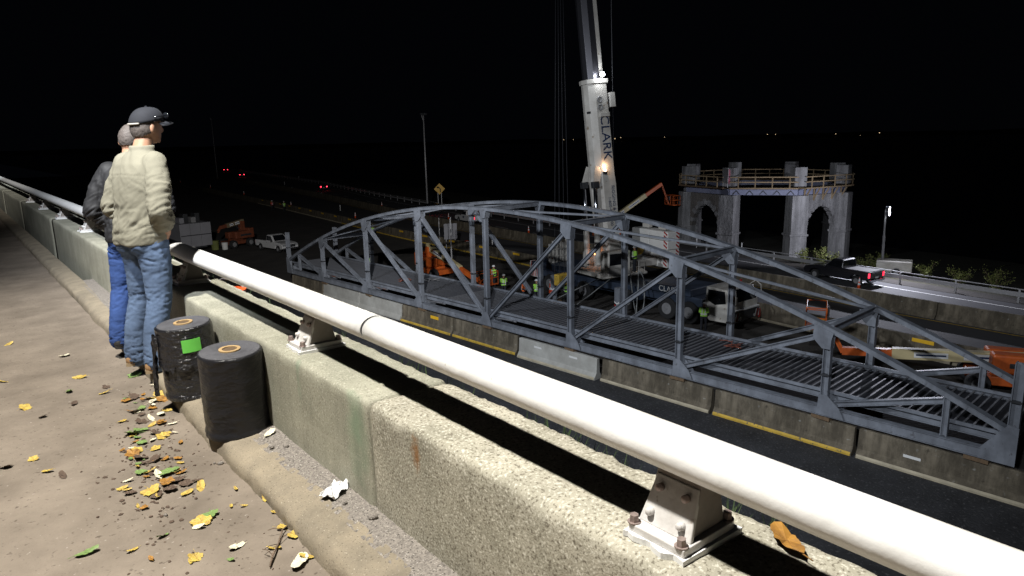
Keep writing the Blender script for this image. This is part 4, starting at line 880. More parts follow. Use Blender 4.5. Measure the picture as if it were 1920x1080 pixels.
worker(31.2, 37.3, -150, M_VESTO, 'worker in orange vest beside the striped crane end')
worker(31.8, 36.6, -10, M_VESTG, 'worker in lime vest seen from behind, next to the orange vest', 1)
worker(33.2, 35.0, 70, M_VESTG, 'worker in lime vest crouched over tools beneath the crane', 1, z=ZR)
worker(46.6, 122.0, 120, M_VESTG, 'worker in lime vest standing at the far worksite barriers', 1)
worker(45.9, 126.0, 200, M_VESTR, 'worker in red jacket standing at the far worksite barriers', 0)
worker(26.2, 57.5, 150, M_VESTG, 'worker in lime vest at the low end of the truss deck', 0)
worker(28.4, 55.6, 200, M_VESTG, 'second worker in lime vest beside the low end of the truss', 1)
worker(40.0, 76.5, 200, M_VESTG, 'worker in lime vest in front of the yellow striped barrier', 1)

# ================================================================== VEHICLES
def wheel(root, x, y, r, w, name='wheel'):
    t = MB(); n = 20; rings = []
    for k, (dx, rr) in enumerate(((-.5, r*.62), (-.5, r*.93), (-.36, r), (.36, r), (.5, r*.93), (.5, r*.62))): rings.append([(x+dx*w, y+rr*cos(2*pi*q/n), r+rr*sin(2*pi*q/n)) for q in range(n)])
    t.loft(rings); o = t.build(name, M_BLACK, root)
    sx = -1 if x < 0 else 1
    b = MB(); b.cyl((x+sx*w*.38, y, r), (x+sx*w*.52, y, r), r*.58, r*.52, 14); b.cyl((x+sx*w*.5, y, r), (x+sx*w*.6, y, r), r*.16, r*.14, 8); b.build('rim', M_GREY, o)
def pickup(label, loc, rz, paint, lights_on=True, rack=False, group=None):
    # local: front +y, width along x, wheels on z = 0
    t = thing('pickup_truck', label, 'pickup truck', loc, rz, group)
    L, Wd = 5.7, 1.96; hw = Wd/2
    low = [(-2.85, .58), (-2.85, 1.17), (-0.62, 1.20), (-0.55, 1.20), (0.95, 1.17), (2.25, 1.08), (2.72, 0.98), (2.84, .80), (2.84, .50), (2.35, .42), (2.22, .74), (1.95, .88), (1.62, .88), (1.36, .74), (1.24, .40), (-1.30, .40), (-1.42, .74), (-1.68, .88), (-2.02, .88), (-2.28, .74), (-2.40, .50)]
    b = MB(); n = len(low); rings = []
    for x, s_ in ((-hw, .0), (-hw+.05, 1), (hw-.05, 1), (hw, .0)): rings.append([(x, y*(1 if s_ else .992), z-(0 if s_ else .03)*(1 if z > .7 else 0)) for y, z in low])
    b.loft(rings); b.build('body', paint, t, smooth=False, bevel=0.03)
    b = MB(); b.box((0, -1.75, 1.185), (1.58, 2.0, .03)); b.build('cargo_bed', M_BLACK, t)
    cab = [(-0.60, 1.15), (0.98, 1.13), (0.35, 1.80), (0.10, 1.86), (-0.42, 1.85), (-0.55, 1.78)]
    b = MB(); rings = []
    for x, k in ((-hw+.06, 0), (-hw+.17, 1), (hw-.17, 1), (hw-.06, 0)):
        rings.append([(x if z < 1.3 else (x*(.86 if not k else .86)), y, z if k or z < 1.3 else z-.04) for y, z in cab])
    b.loft(rings); b.build('cab', paint, t, bevel=0.025)
    b = MB()
    b.add([(-.74, .93, 1.19), (.74, .93, 1.19), (.66, .40, 1.77), (-.66, .40, 1.77)], [(0, 1, 2, 3)]); b.v = [(x, y+.02, z+.02) for x, y, z in b.v]; b.build('windshield', M_GLASS, t)
    b = MB(); b.add([(-.70, -.615, 1.28), (.70, -.615, 1.28), (.64, -.585, 1.74), (-.64, -.585, 1.74)], [(3, 2, 1, 0)]); b.build('rear_window', M_GLASS, t)
    for sx in (-1, 1):
        b = MB(); xo = lambda z: sx*((hw-.06)-(z-1.15)*.18+.018)
        b.add([(xo(1.24), -.50, 1.24), (xo(1.24), .78, 1.24), (xo(1.72), .34, 1.72), (xo(1.74), -.44, 1.74)], [(0, 1, 2, 3)]); b.build('side_window', M_GLASS, t)
        b = MB(); b.box((sx*(hw+.10), .82, 1.22), (.2, .08, .16)); b.build('mirror', M_BLACK, t, bevel=.02)
        b = MB(); b.box((sx*(hw-.22), 2.80, .86), (.36, .10, .2)); b.build('headlight', M_HEAD, t, bevel=.02)
        b = MB(); b.box((sx*(hw-.10), -2.83, .92), (.19, .08, .36)); b.build('tail_light', M_TAILD if lights_on else M_RED, t, bevel=.015)
        for y in (1.79, -1.85): wheel(t, sx*(hw-.14), y, .39, .27)
        b = MB(); b.box((sx*(hw+.006), -.40, 1.02), (.03, .16, .035)); b.build('door_handle', M_BLACK, t)
    b = MB(); b.box((0, 2.86, .78), (1.15, .06, .30)); b.build('grille', M_DARK, t)
    b = MB(); b.box((0, 2.90, .48), (1.86, .18, .22)); b.build('front_bumper', M_CHROME, t, bevel=.03)
    b = MB(); b.box((0, -2.92, .52), (1.80, .18, .2)); b.build('rear_bumper', M_CHROME, t, bevel=.03)
    b = MB(); b.box((0, -2.87, .93), (1.4, .03, .4)); b.build('tailgate', paint, t, bevel=.01)
    b = MB(); b.box((0, -2.925, .74), (.32, .02, .16)); b.build('licence_plate', M_WHT, t)
    return t
def suv(label, loc, rz, paint):
    t = thing('car', label, 'car', loc, rz); hw = .92
    prof = [(-2.3, .45), (-2.32, .95), (-2.15, 1.1), (-1.95, 1.62), (-1.5, 1.70), (0.1, 1.68), (0.85, 1.12), (1.95, .98), (2.28, .8), (2.3, .42), (1.9, .30), (1.75, .62), (1.4, .70), (1.05, .62), (.9, .30), (-1.0, .30), (-1.15, .62), (-1.5, .70), (-1.85, .62), (-2.0, .36)]
    b = MB(); rings = []
    for x, k in ((-hw, .9), (-hw+.06, 1), (hw-.06, 1), (hw, .9)): rings.append([((x if z < 1.15 else x*(1-(z-1.1)*.28)), y, z*(1 if k == 1 else .985)) for y, z in prof])
    b.loft(rings); b.build('body', paint, t, bevel=.03)
    b = MB(); b.add([(-.66, -2.16, 1.14), (.66, -2.16, 1.14), (.58, -2.0, 1.56), (-.58, -2.0, 1.56)], [(3, 2, 1, 0)]); b.build('rear_window', M_GLASS, t)
    for sx in (-1, 1):
        b = MB(); xo = lambda z: sx*(hw*(1-(z-1.1)*.28)+.012); b.add([(xo(1.16), -1.85, 1.16), (xo(1.16), .7, 1.16), (xo(1.58), .15, 1.58), (xo(1.58), -1.75, 1.58)], [(0, 1, 2, 3)]); b.build('side_window', M_GLASS, t)
        b = MB(); b.box((sx*(hw-.15), -2.325, .95), (.28, .06, .17)); b.build('tail_light', M_TAIL, t, bevel=.02)
        for y in (1.4, -1.5): wheel(t, sx*(hw-.12), y, .34, .22)
    b = MB(); b.box((0, -2.345, .70), (.32, .02, .16)); b.build('licence_plate', M_WHT, t)
    b = MB(); b.box((0, -2.36, .48), (1.7, .12, .2)); b.build('rear_bumper', M_CARG, t, bevel=.02)
    return t
pickup('white pickup truck parked on the dark ground past the low end of the truss', (28.0, 76.6, ZR), radians(-170), M_CAROW, False)
hp = pickup('white pickup truck with amber beacon driving along the outer road', (58.3, 81.6, -9.99), radians(-7), M_CAROW, True)
b = MB(); b.cyl((0.3, -.85, 1.2), (0.3, -.85, 1.42), .04, .04, 8); b.build('beacon_stem', M_BLACK, hp); MB().ell((0.3, -.85, 1.52), (.17, .17, .15), 10).build('beacon', M_AMBER, hp)
MB().box((.98, 0.15, .92), (.01, .4, .28)).build('door_emblem', M_NAVY, hp); MB().box((-.985, 0.15, .92), (.01, .4, .28)).build('door_emblem', M_NAVY, hp)
pickup('black pickup truck passing the lake side bushes', (54.5, 25.6, -9.99), radians(-9), M_CARB, True)
suv('dark car on the outer road just ahead of the white pickup', (62.0, 98.0, -9.99), radians(-7), M_CARB)
suv('dark car with red tail lights on the straight before the lamp pole', (76.3, 172.5, -9.99), radians(-11), M_CARG)
suv('silver car with bright tail lights beyond the tall lamp pole', (90.0, 277.0, -9.99), radians(-11), M_TRAIL)
suv('farthest dark car with red tail lights on the outer road', (105.2, 346.0, -9.99), radians(-11), M_CARG)

# ------------------------------------------------------------------ boom lifts
def boom_lift(label, loc, rz, pivot_h, elev, blen, jib_elev, jib_len, rot=0.0, colors=(M_ORG, M_TAN), basket=True, yaw_turret=0.0):
    t = thing('boom_lift', label, 'boom lift', loc, rz); oc, bc = colors
    b = MB(); b.box((0, 0, .62), (1.7, 2.9, .42)); b.box((0, 0, .9), (1.1, 1.3, .2)); b.build('chassis', oc, t, bevel=.05)
    for sx in (-1, 1):
        for y in (1.15, -1.15): wheel(t, sx*1.02, y, .50, .40)
    q = Matrix.Rotation(yaw_turret, 3, 'Z')
    b = MB(); R3 = q
    for c, d in (((-.62, -.55, 1.45), (.75, 2.5, .85)), ((.62, -.55, 1.40), (.75, 2.5, .75)), ((0, -1.55, 1.55), (1.9, .75, 1.15))): b.box(q @ V(c), d, R=R3)
    b.build('engine_hood', oc, t, bevel=.10)
    b = MB(); b.box(q @ V((-.995, -.7, 1.42)), (.012, 1.5, .22), R=R3); b.build('hood_stripe', M_DARK, t)
    b = MB(); b.box(q @ V((0, -.95, (pivot_h+1.1)/2)), (.46, .6, max(.3, pivot_h-1.0)), R=R3); b.build('riser', oc, t, bevel=.04)
    p0 = q @ V((0, -.95, pivot_h)); d = q @ V((0, cos(elev), sin(elev))); p1 = p0+d*blen; n_ = q @ V((0, -sin(elev), cos(elev)))
    b = MB(); b.bar(p0-d*.3, p0+d*blen*.72, .38, .50, n_); bm0 = b.build('boom', bc, t, bevel=.02)
    sx = q @ V((1, 0, 0))
    for s_ in (-1, 1):
        c = p0+d*blen*.42+sx*s_*.196; tm = text_mesh('ULTRA BOOM' if False else 'LIFT', .01) if False else None
        bb = MB(); bb.bar(p0+d*blen*.14+sx*s_*.194, p0+d*blen*.34+sx*s_*.194, .012, .30, n_); bb.bar(p0+d*blen*.42+sx*s_*.194, p0+d*blen*.60+sx*s_*.194, .012, .26, n_); bb.build('decal', M_WHT, bm0)
        bb = MB(); bb.bar(p0+d*blen*.15+sx*s_*.202, p0+d*blen*.33+sx*s_*.202, .006, .09, n_); bb.bar(p0+d*blen*.43+sx*s_*.202, p0+d*blen*.59+sx*s_*.202, .006, .08, n_); bb.build('decal_stripe', M_NAVY, bm0)
    b = MB(); b.bar(p0+d*blen*.7, p1, .30, .38, n_); b.build('fly_section', oc, t, bevel=.02)
    b = MB(); b.cyl(p0+V((0, 0, -.75))+d*.4, p0+d*blen*.30-n_*.25, .07, .07, 10); b.build('lift_cylinder', M_DARK, t)
    j = q @ V((0, cos(jib_elev), sin(jib_elev))); p2 = p1+j*jib_len
    b = MB()
    for s_ in (-.1, .1): b.bar(p1+n_*s_, p2+n_*s_, .12, .12, n_)
    b.build('jib', oc, t)
    if basket:
        c = p2+(q @ V((0, .55, 0))); b = MB(); w, l, h = 1.8, .9, 1.05
        z0 = -0.15
        def pt(x, y, z): return c+(q @ V((x, y, z+z0)))
        for z in (0, .55, h):
            for a, e in (((-w/2, -l/2), (w/2, -l/2)), ((w/2, -l/2), (w/2, l/2)), ((w/2, l/2), (-w/2, l/2)), ((-w/2, l/2), (-w/2, -l/2))): b.cyl(pt(*a, z), pt(*e, z), .028, None, 6)
        for x in frange(-w/2, w/2, 3):
            for y in (-l/2, l/2): b.cyl(pt(x, y, 0), pt(x, y, h), .028, None, 6)
        b.build('basket_rails', oc, t)
        b = MB(); b.box(pt(0, 0, .02), (w, l, .06), R=R3); b.build('basket_floor', oc, t)
        b = MB(); b.box(pt(0, -l/2-.05, .75), (.5, .16, .45), R=R3); b.build('control_box', M_DARK, t)
    return t
boom_lift('orange boom lift with its cream boom lowered beside the truss deck', (32.2, 50.4, ZR), radians(-178), 2.55, radians(-17), 6.6, radians(-10), 1.0, basket=True)
boom_lift('orange boom lift with raised cream boom and basket beside the stone piers', (56.6, 52.4, ZR), radians(-112), 2.2, radians(31), 8.2, radians(-68), 2.4)
boom_lift('orange boom lift lying low with long boom near the right end of the truss', (41.0-5.2, 9.2, ZR), radians(27), 1.55, radians(-3), 7.6, radians(62), 1.5)
boom_lift('old orange lift with dull tan boom parked beyond the white pickup', (25.6, 83.0, ZR), radians(110), 2.9, radians(-8), 2.9, radians(-50), .6, colors=(mat('dimmed_dull_orange', (0.17, 0.045, 0.018), 0.7, var=0.35, scale=2), mat('dimmed_dull_tan', (0.16, 0.125, 0.075), 0.7, var=0.3, scale=2)), basket=False)  # dull old paint, darkened further to imitate the dim light there

# ------------------------------------------------------------------ grey equipment trailer
tt = thing('equipment_trailer', 'grey boxy equipment trailer with clutter on its roof', 'trailer', (20.6, 84.5, ZR), radians(8))
b = MB()
for x in (-1.15, 0, 1.15): b.box((x, 0, 2.0), (1.13, 5.6, 2.6))
b.build('box_body', M_TRAIL, tt, bevel=.03)
b = MB(); b.box((0, 0, .62), (2.1, 5.8, .16)); b.build('frame', M_DARK, tt)
b = MB(); b.box((0, -2.83, 2.0), (3.3, .05, .08)); b.build('panel_seam', M_DARK, tt)
for sx in (-1, 1):
    for y in (-.6, .5): wheel(tt, sx*1.2, y, .42, .28)
for k in range(4):
    b = MB(); b.box((-1.0+.65*k, -1.2+.5*(k % 2), 3.6+.2*(k % 2)), (.5, 1.2, .6+.35*(k % 2))); b.build('roof_crate', (M_TRAIL, M_DARK, M_GREY, M_DARK)[k], tt, bevel=.02)
# green bin and drums beside it
for k, (x, y, mt, lb) in enumerate(((23.1, 82.6, M_BUSH, 'dark green waste bin beside the grey trailer'), (24.0, 82.0, M_WHT, 'small white drum beside the grey trailer'))):
    b = MB(); b.cyl((0, 0, 0), (0, 0, 1.0-.25*k), .38-.08*k, .42-.08*k, 14); b.cyl((0, 0, 1.0-.25*k), (0, 0, 1.06-.25*k), .45-.08*k, .40-.08*k, 14); b.cyl((0, 0, .5), (0, 0, .56), .43-.08*k, .43-.08*k, 14); tag(b.build('drum', mt, loc=(x, y, ZR)), lb, 'drum')

# ------------------------------------------------------------------ mobile crane
cr = thing('mobile_crane', 'white and navy mobile crane with a steep telescopic boom behind the truss', 'crane', (36.4, 33.9, ZR), 0)
# local: carrier runs along y; the driver cab is at -y
b = MB(); b.box((0, -1.0, 1.45), (2.6, 16.0, .55)); b.box((0, -1.0, 1.05), (1.4, 15.6, .4)); b.build('carrier_frame', M_CRN, cr, bevel=.05)
for y0, y1 in ((-8.2, -4.6), (2.6, 6.9)):
    b = MB(); b.box((0, (y0+y1)/2, 1.98), (2.9, y1-y0, .5)); b.build('carrier_deck', M_CRN, cr, bevel=.06)
for sx in (-1, 1):
    for y in (-8.1, -6.4, -3.0, 1.2, 3.0, 4.8): wheel(cr, sx*1.22, y, .72, .5)
# driver cab
prof = [(-10.9, .55), (-11.15, 1.1), (-11.1, 1.75), (-10.75, 2.55), (-9.3, 2.62), (-9.2, .75), (-9.6, .5)]
b = MB(); b.prism(prof, 0, -1.38, 1.38); cab = b.build('driver_cab', M_CRW, cr, bevel=.06)
for sx in (-1, 1):
    b = MB(); xs_ = sx*1.388; b.add([(xs_, -10.72, 1.72), (xs_, -9.95, 1.55), (xs_, -9.45, 1.75), (xs_, -9.45, 2.45), (xs_, -10.62, 2.45)], [(0, 1, 2, 3, 4)]); b.build('side_window', M_GLASS, cab)
b = MB(); b.add([(-1.2, -11.105, 1.80), (1.2, -11.105, 1.80), (1.14, -10.80, 2.48), (-1.14, -10.80, 2.48)], [(0, 1, 2, 3)]); b.v = [(x, y-.035, z) for x, y, z in b.v]; b.build('windshield', M_GLASS, cab)
b = MB(); b.box((0, -11.2, .95), (2.7, .22, .55)); b.build('front_bumper', M_DARK, cab, bevel=.03)
b = MB(); b.box((0, -11.19, 1.31), (2.72, .16, .08)); b.build('bumper_trim', M_WHT, cab)
for sx in (-1, 1):
    for k in range(3):
        b = MB(); x = sx*(1.22-.17*k); b.add([(x-.09, -11.325, .72), (x-.02, -11.325, .72), (x+.09, -11.325, 1.18), (x+.02, -11.325, 1.18)], [(0, 1, 2, 3)]); b.build('hazard_stripe', M_RED if k % 2 else M_WHT, cab)
    b = MB(); b.cyl((sx*.75, -11.32, .82), (sx*.75, -11.34, .82), .11, .11, 12); b.build('headlight', M_HEAD, cab)
    b = MB(); b.tube([(sx*1.1, -10.7, 2.6), (sx*1.25, -11.0, 2.85), (sx*1.35, -11.3, 2.6), (sx*1.35, -11.35, 2.1)], .035, 6); b.box((sx*1.36, -11.38, 2.0), (.2, .1, .42)); b.build('mirror', M_CRW, cab)
b = MB(); b.box((1.32, -11.3, .85), (.18, .05, .55)); b.build('warning_board', M_RED, cab)
b = MB(); b.cyl((.9, -10.2, 2.6), (.9, -10.2, 2.85), .08, .07, 10); b.build('beacon', M_RED, cab)
# lettering on the carrier side facing the truss
o = obj('lettering', text_mesh('CLARK', .52, .006), [M_WHT], cr); o.matrix_local = Matrix.Translation((-1.462, -6.55, 1.98)) @ Matrix(((0, 0, -1, 0), (-1, 0, 0, 0), (0, 1, 0, 0), (0, 0, 0, 1)))
# rear end with hazard boards
for sx in (-1, 1):
    for k in range(2):
        b = MB(); b.box((sx*1.2, 7.05, 1.35+.62*k), (.5, .06, .55)); hb = b.build('hazard_board', M_WHT, cr)
        for q in range(3):
            b = MB(); x0 = sx*1.2-.2+.17*q
            for yy in (7.085, 7.015): b.add([(x0-.05, yy, 1.1+.62*k), (x0+.04, yy, 1.1+.62*k), (x0+.14, yy, 1.6+.62*k), (x0+.05, yy, 1.6+.62*k)], [(0, 1, 2, 3)])
            b.build('red_stripe', M_RED, hb)
    b = MB(); b.box((-1.47, 6.6 if sx > 0 else 6.0, 1.45), (.05, .5, .8)); hb = b.build('side_hazard_board', M_WHT, cr)
    for q in range(3):
        b = MB(); y0 = (6.6 if sx > 0 else 6.0)-.2+.17*q; b.add([(-1.5, y0-.05, 1.08), (-1.5, y0+.04, 1.08), (-1.5, y0+.12, 1.82), (-1.5, y0+.03, 1.82)], [(0, 1, 2, 3)]); b.build('red_stripe', M_RED, hb)
# outriggers
for sx in (-1, 1):
    for y in (-4.0, 2.2):
        b = MB(); b.box((sx*2.1, y, 1.12), (2.6, .42, .42)); bo = b.build('outrigger_beam', M_CRN, cr, bevel=.02)
        b = MB(); b.cyl((sx*3.3, y, .12), (sx*3.3, y, 1.75), .17, .19, 14); b.box((sx*3.3, y, 1.5), (.42, .46, 1.0)); b.build('outrigger_jack', M_STEEL, bo)
        b = MB(); b.cyl((sx*3.3, y, .0), (sx*3.3, y, .12), .55, .50, 18); b.build('pad', M_WOOD, bo)
        for k in range(3):
            z = .62+.20*k; x = sx*3.3-(.24 if sx < 0 else -.24)
            b = MB()
            for s2 in (-1, 1): b.add([(x, y, z-.12), (x, y+s2*.21, z), (x, y+s2*.21, z+.10), (x, y, z-.02)], [(0, 1, 2, 3)])
            b.build('chevron', M_RED if k % 2 else M_WHT, bo)
# turntable and superstructure (rotated so the counterweight trails to the right)
SY = radians(80)
q = Matrix.Rotation(SY, 3, 'Z')     # superstructure: boom foot side +y', counterweight -y'
b = MB(); b.cyl((0, 0, 1.72), (0, 0, 2.05), 1.35, 1.35, 28); b.build('slew_ring', M_DARK, cr)
def qb(name, mt, c, d, bevel=.03, parent=None):
    bb = MB(); bb.box(q @ V(c), d, R=q); return bb.build(name, mt, parent or cr, bevel=bevel)
b = MB(); b.prism([(-2.0, 2.06), (2.0, 2.06), (2.0, 2.20), (1.2, 2.42), (-1.2, 2.42), (-2.0, 2.20)], 1, -1.9, 2.0)
b.v = [tuple(q @ V(p)) for p in b.v]; b.build('turntable_deck', M_CRW, cr, bevel=.04)
for sx in (-1, 1): qb('side_frame', M_CRW, (sx*.78, -.1, 3.35), (.26, 1.5, 1.95))
qb('winch_housing', M_DARK, (0, -1.3, 3.0), (1.2, 1.1, 1.1))
b = MB(); b.cyl(q @ V((-.7, -1.35, 3.75)), q @ V((.7, -1.35, 3.75)), .48, .48, 20); b.cyl(q @ V((-.75, -1.35, 3.75)), q @ V((-.68, -1.35, 3.75)), .62, .62, 20); b.cyl(q @ V((.68, -1.35, 3.75)), q @ V((.75, -1.35, 3.75)), .62, .62, 20); b.build('winch_drum', M_DARK, cr)
b = MB(); b.cyl(q @ V((-.6, -2.3, 3.6)), q @ V((.6, -2.3, 3.6)), .42, .42, 20); b.build('second_winch_drum', M_YEL, cr)
qb('engine_cover', M_CRW, (1.45, -.2, 2.9), (.8, 2.4, 1.1)); 
oc_ = qb('operator_cab', M_CRW, (-1.55, .6, 3.05), (.95, 1.9, 1.65), .08); qb('cab_glass', M_GLASS, (-1.56, .75, 3.35), (.98, 1.45, .8), .03, oc_)
for k in range(6):   # hoses and pipes round the winches
    p = [q @ V((-.9+.3*k, -.9, 2.45)), q @ V((-.8+.33*k, -.6+.1*(k % 2), 3.0)), q @ V((-.9+.3*k, -1.0, 3.5+.1*(k % 3)))]; b = MB(); b.tube([p[0], p[0].lerp(p[1], .5)+V((.05, .1, 0)), p[1], p[1].lerp(p[2], .5), p[2]], .045, 6); b.build('hydraulic_hose', M_BLACK, cr)
b = MB()
for k in range(6): b.cyl(q @ V((-2.0, -1.6+.5*k, 2.2)), q @ V((-2.0, -1.6+.5*k, 3.1)), .025, None, 6)
for z in (2.65, 3.1): b.cyl(q @ V((-2.0, -1.6, z)), q @ V((-2.0, .9, z)), .025, None, 6)
b.build('handrail', M_CRW, cr)
M_CWT = mat('counterweight_white', (0.80, 0.79, 0.76), 0.5, var=0.08, scale=1.5)
# counterweight: stacked slabs in two columns
cwl = q @ V((0, -4.1, 0))
for side in (-1, 1):
    for k in range(4):
        bb = MB(); bb.box(q @ V((side*1.02, -4.25, 2.55+.66*k)), (2.0, 1.15, .63), R=q); cw = bb.build('counterweight_slab', M_CWT, cr, bevel=.05)
for s_, sy in ((1, -1),):
    pass
for k in range(4):
    for yy in (-4.84, -3.665):
        for j in range(2):
            bb = MB(); x0 = -1.80; z0 = 2.30+.66*k+.27*j; y2 = yy
            bb.add([q @ V((x0-.18, y2, z0)), q @ V((x0+.2, y2, z0+.22)), q @ V((x0+.2, y2, z0+.36)), q @ V((x0-.18, y2, z0+.14))], [(0, 1, 2, 3)]); bb.build('red_stripe', M_RED, cr)
    bb = MB(); x2 = -2.032; z0 = 2.30+.66*k
    for j in range(2): bb.add([q @ V((x2, -4.75, z0+.27*j)), q @ V((x2, -4.45, z0+.27*j+.22)), q @ V((x2, -4.45, z0+.27*j+.36)), q @ V((x2, -4.75, z0+.27*j+.14))], [(0, 1, 2, 3)])
    bb.build('red_stripe', M_RED, cr)
for side in (-1, 1): qb('counterweight_arm', M_CRW, (side*.8, -2.6, 2.6), (.3, 2.6, .5))
for side in (-.9, .9): qb('lifting_lug', M_CRW, (side, -4.25, 5.05), (.75, .35, .3), .03)
# boom
B0 = V((0.2, 0.35, 3.4)); BD = V((-.048, .088, 1)).normalized()
bx_ = (q @ V((1, 0, 0))); bx_ = (bx_-BD*bx_.dot(BD)).normalized(); by_ = BD.cross(bx_).normalized()
BQ = Matrix((bx_, by_, BD)).transposed()
def bring(z, w, d, oy=0, n=6):
    # rounded underside section: flat top (by -) and faceted belly (by +)
    pts = [(-w/2, -d/2), (w/2, -d/2), (w/2, d*.18), (w*.30, d*.46), (0, d*.54), (-w*.30, d*.46), (-w/2, d*.18)]
    return [B0 + BQ @ V((x, y+oy, z)) for x, y in pts]
b = MB(); b.loft([bring(-.9, .9, 1.0), bring(.3, 1.34, 1.40), bring(2.2, 1.36, 1.48), bring(4.9, 1.36, 1.62), bring(5.6, 1.36, 1.5), bring(11.9, 1.32, 1.44)]); bs = b.build('boom_base_section', M_CRW, cr, bevel=.02)
b = MB(); b.loft([bring(11.85, 1.54, 1.66), bring(12.15, 1.54, 1.66)]); b.build('boom_collar', M_CRW, bs, bevel=.03)
b = MB(); b.loft([bring(11.5, 1.12, 1.22), bring(24, 1.10, 1.20)]); b.build('boom_inner_section', M_BOOM, cr, bevel=.03)
b = MB(); b.loft([bring(23.5, .80, .88), bring(34, .78, .86)]); b.build('boom_inner_section', M_BOOM, cr, bevel=.03)
for sd in (1, -1): 
    b = MB(); b.bar(B0+BQ @ V((sd*.565, -.42, 11.9)), B0+BQ @ V((sd*.555, -.42, 24)), .03, .30, by_); b.build('white_edge_strip', M_CRW, cr)
b = MB(); b.box(B0+BQ @ V((0, 0, 34.2)), (1.0, 1.5, 1.2), R=BQ); b.build('boom_head', M_CRW, cr, bevel=.05)
# lettering down the boom side
def boom_text(txt, size, z, y):
    o = obj('lettering', text_mesh(txt, size, .004), [M_NAVY], bs)
    Rm = Matrix((-BD, bx_.cross(BD), -bx_)).transposed().to_4x4()      # text runs down, letter tops to the back of the boom
    o.matrix_local = Matrix.Translation(B0 + BQ @ V((-.692, y, z))) @ Rm
boom_text('CLARK', 1.0, 8.15, -.26)
boom_text('RIGGING & RENTAL', .36, 3.2, -.48)
boom_text('1-800-435-5500', .32, 3.0, -.12)
# cylinders
for s_ in (-1, 1):
    p0 = B0+BQ @ V((s_*.66, 1.35, -.6)); p1 = B0+BQ @ V((s_*.66, 1.0, 5.0))
    b = MB(); b.cyl(p0, p0.lerp(p1, .42), .21, .21, 16); cy = b.build('lift_cylinder', M_CRW, cr, smooth=False)
    b = MB(); b.cyl(p0.lerp(p1, .40), p1, .14, .14, 16); b.build('cylinder_rod', M_CHROME, cy, smooth=True)
    b = MB(); b.box(p1, (.34, .5, .45), R=BQ); b.build('cylinder_bracket', M_DARK, cy, bevel=.03)
    b = MB(); b.bar(p1+BQ @ V((0, -.1, .1)), B0+BQ @ V((s_*.5, .5, 6.2)), .14, .55, by_); b.build('bracket_plate', M_CRW, cy)
# boom clutter: box, reels, lamps
b = MB(); b.box(B0+BQ @ V((-.45, -1.15, 10.7)), (.5, .45, 1.0), R=BQ); b.build('junction_box', M_CRW, bs, bevel=.03)
b = MB(); b.box(B0+BQ @ V((-.45, -.85, 10.6)), (.2, .3, .6), R=BQ); b.build('box_bracket', M_DARK, bs)
for k in range(2): b = MB(); b.ring(B0+BQ @ V((-.72, .0, 10.75-.52*k)), bx_, .17, .05, 18, 6); b.build('hose_reel', M_GREY, bs)
b = MB(); b.box(B0+BQ @ V((-.74, -.28, 9.72)), (.2, .8, .28), R=BQ); b.build('bracket_bar', M_CRW, bs, bevel=.02)
b = MB(); b.box(B0+BQ @ V((-.3, .72, 9.95)), (.3, .12, .14), R=BQ); b.build('dark_slot', M_DARK, bs)
lp = B0+BQ @ V((-.80, -.30, 12.38)); b = MB(); b.box(lp, (.34, .22, .26), R=BQ); bl = b.build('boom_lamp', M_DARK, cr, bevel=.03)
b = MB(); b.ell(lp+V((-.10, -.16, .02)), (.17, .15, .15), 10); b.build('lamp_lens', M_LAMPW, bl)
b = MB(); b.box(B0+BQ @ V((-.75, .12, 5.75)), (.14, .3, .2), R=BQ); wl = b.build('work_lamp', M_DARK, bs); b = MB(); b.ell(B0+BQ @ V((-.78, .12, 5.90)), (.10, .12, .08), 8); b.build('lamp_lens', mat('warm_lamp', (1, .72, .5), .3, var=0, emit=5), wl)
# hoist ropes hanging from the boom head, hook block above the truss
top = B0+BD*34.0
for k in range(4):
    x = V((-4.4+.28*k, 1.0-.2*k, 0)); b = MB(); b.cyl((x.x, x.y, 2.3), (top.x-.3+.2*k, top.y+.2*k, top.z), .022, .022, 6); b.build('hoist_rope', M_ROPE, cr)
b = MB(); b.box((-4.0, .7, 2.0), (1.1, .5, .8)); b.build('hook_block', M_YEL, cr, bevel=.08)
b = MB(); b.tube([(.0+.75, .9, 34), (1.0, .9, 20), (1.2, .6, 6), (.9, .3, 3.8)], .03, 6); b.build('winch_rope', M_ROPE, cr)
# small real lamps of the crane
def point(name, loc, w, col, r=.1, parent=None):
    l = bpy.data.lights.new(name, 'POINT'); l.energy = w; l.color = col; l.shadow_soft_size = r; o = bpy.data.objects.new(name, l); COL.objects.link(o); o.location = loc
    if parent: o.parent = parent
    return o
point('boom_lamp_light', lp+V((-.38, -.42, -.1)), 60, (.9, .95, 1), .1, cr)
point('work_lamp_light', B0+BQ @ V((-.92, .12, 6.2)), 20, (1, .62, .35), .05, cr)
point('engine_lamp_light', q @ V((.35, .2, 3.2)), 2.5, (1, .5, .2), .06, cr)
b = MB(); b.box((0, 0, 0), (.12, .12, .12)); 
b = MB(); b.ell(q @ V((.35, .95, 3.45)), (.10, .10, .10), 8); b.build('amber_work_light', M_AMBER, cr)
# fenced ladder rack at the left end of the turntable
rk = thing('ladder_rack', 'white steel rack standing at the rear of the crane carrier', 'rack', (36.4, 38.9, -7.76), 0)
for k in range(7):
    b = MB(); b.box((-1.2+.35*k, 0, .75+.1*(k % 2)), (.2, .12, 1.5+.2*(k % 2))); b.build('upright', M_CRW, rk)
b = MB(); b.box((-.15, 0, .5), (2.5, .16, .14)); b.box((-.15, 0, 1.05), (2.5, .16, .14)); b.build('rail', M_CRW, rk)
worker(36.4-.1, 31.4, 60, M_VESTG, 'worker in lime vest standing on the crane turntable', 0, z=ZR+2.43)

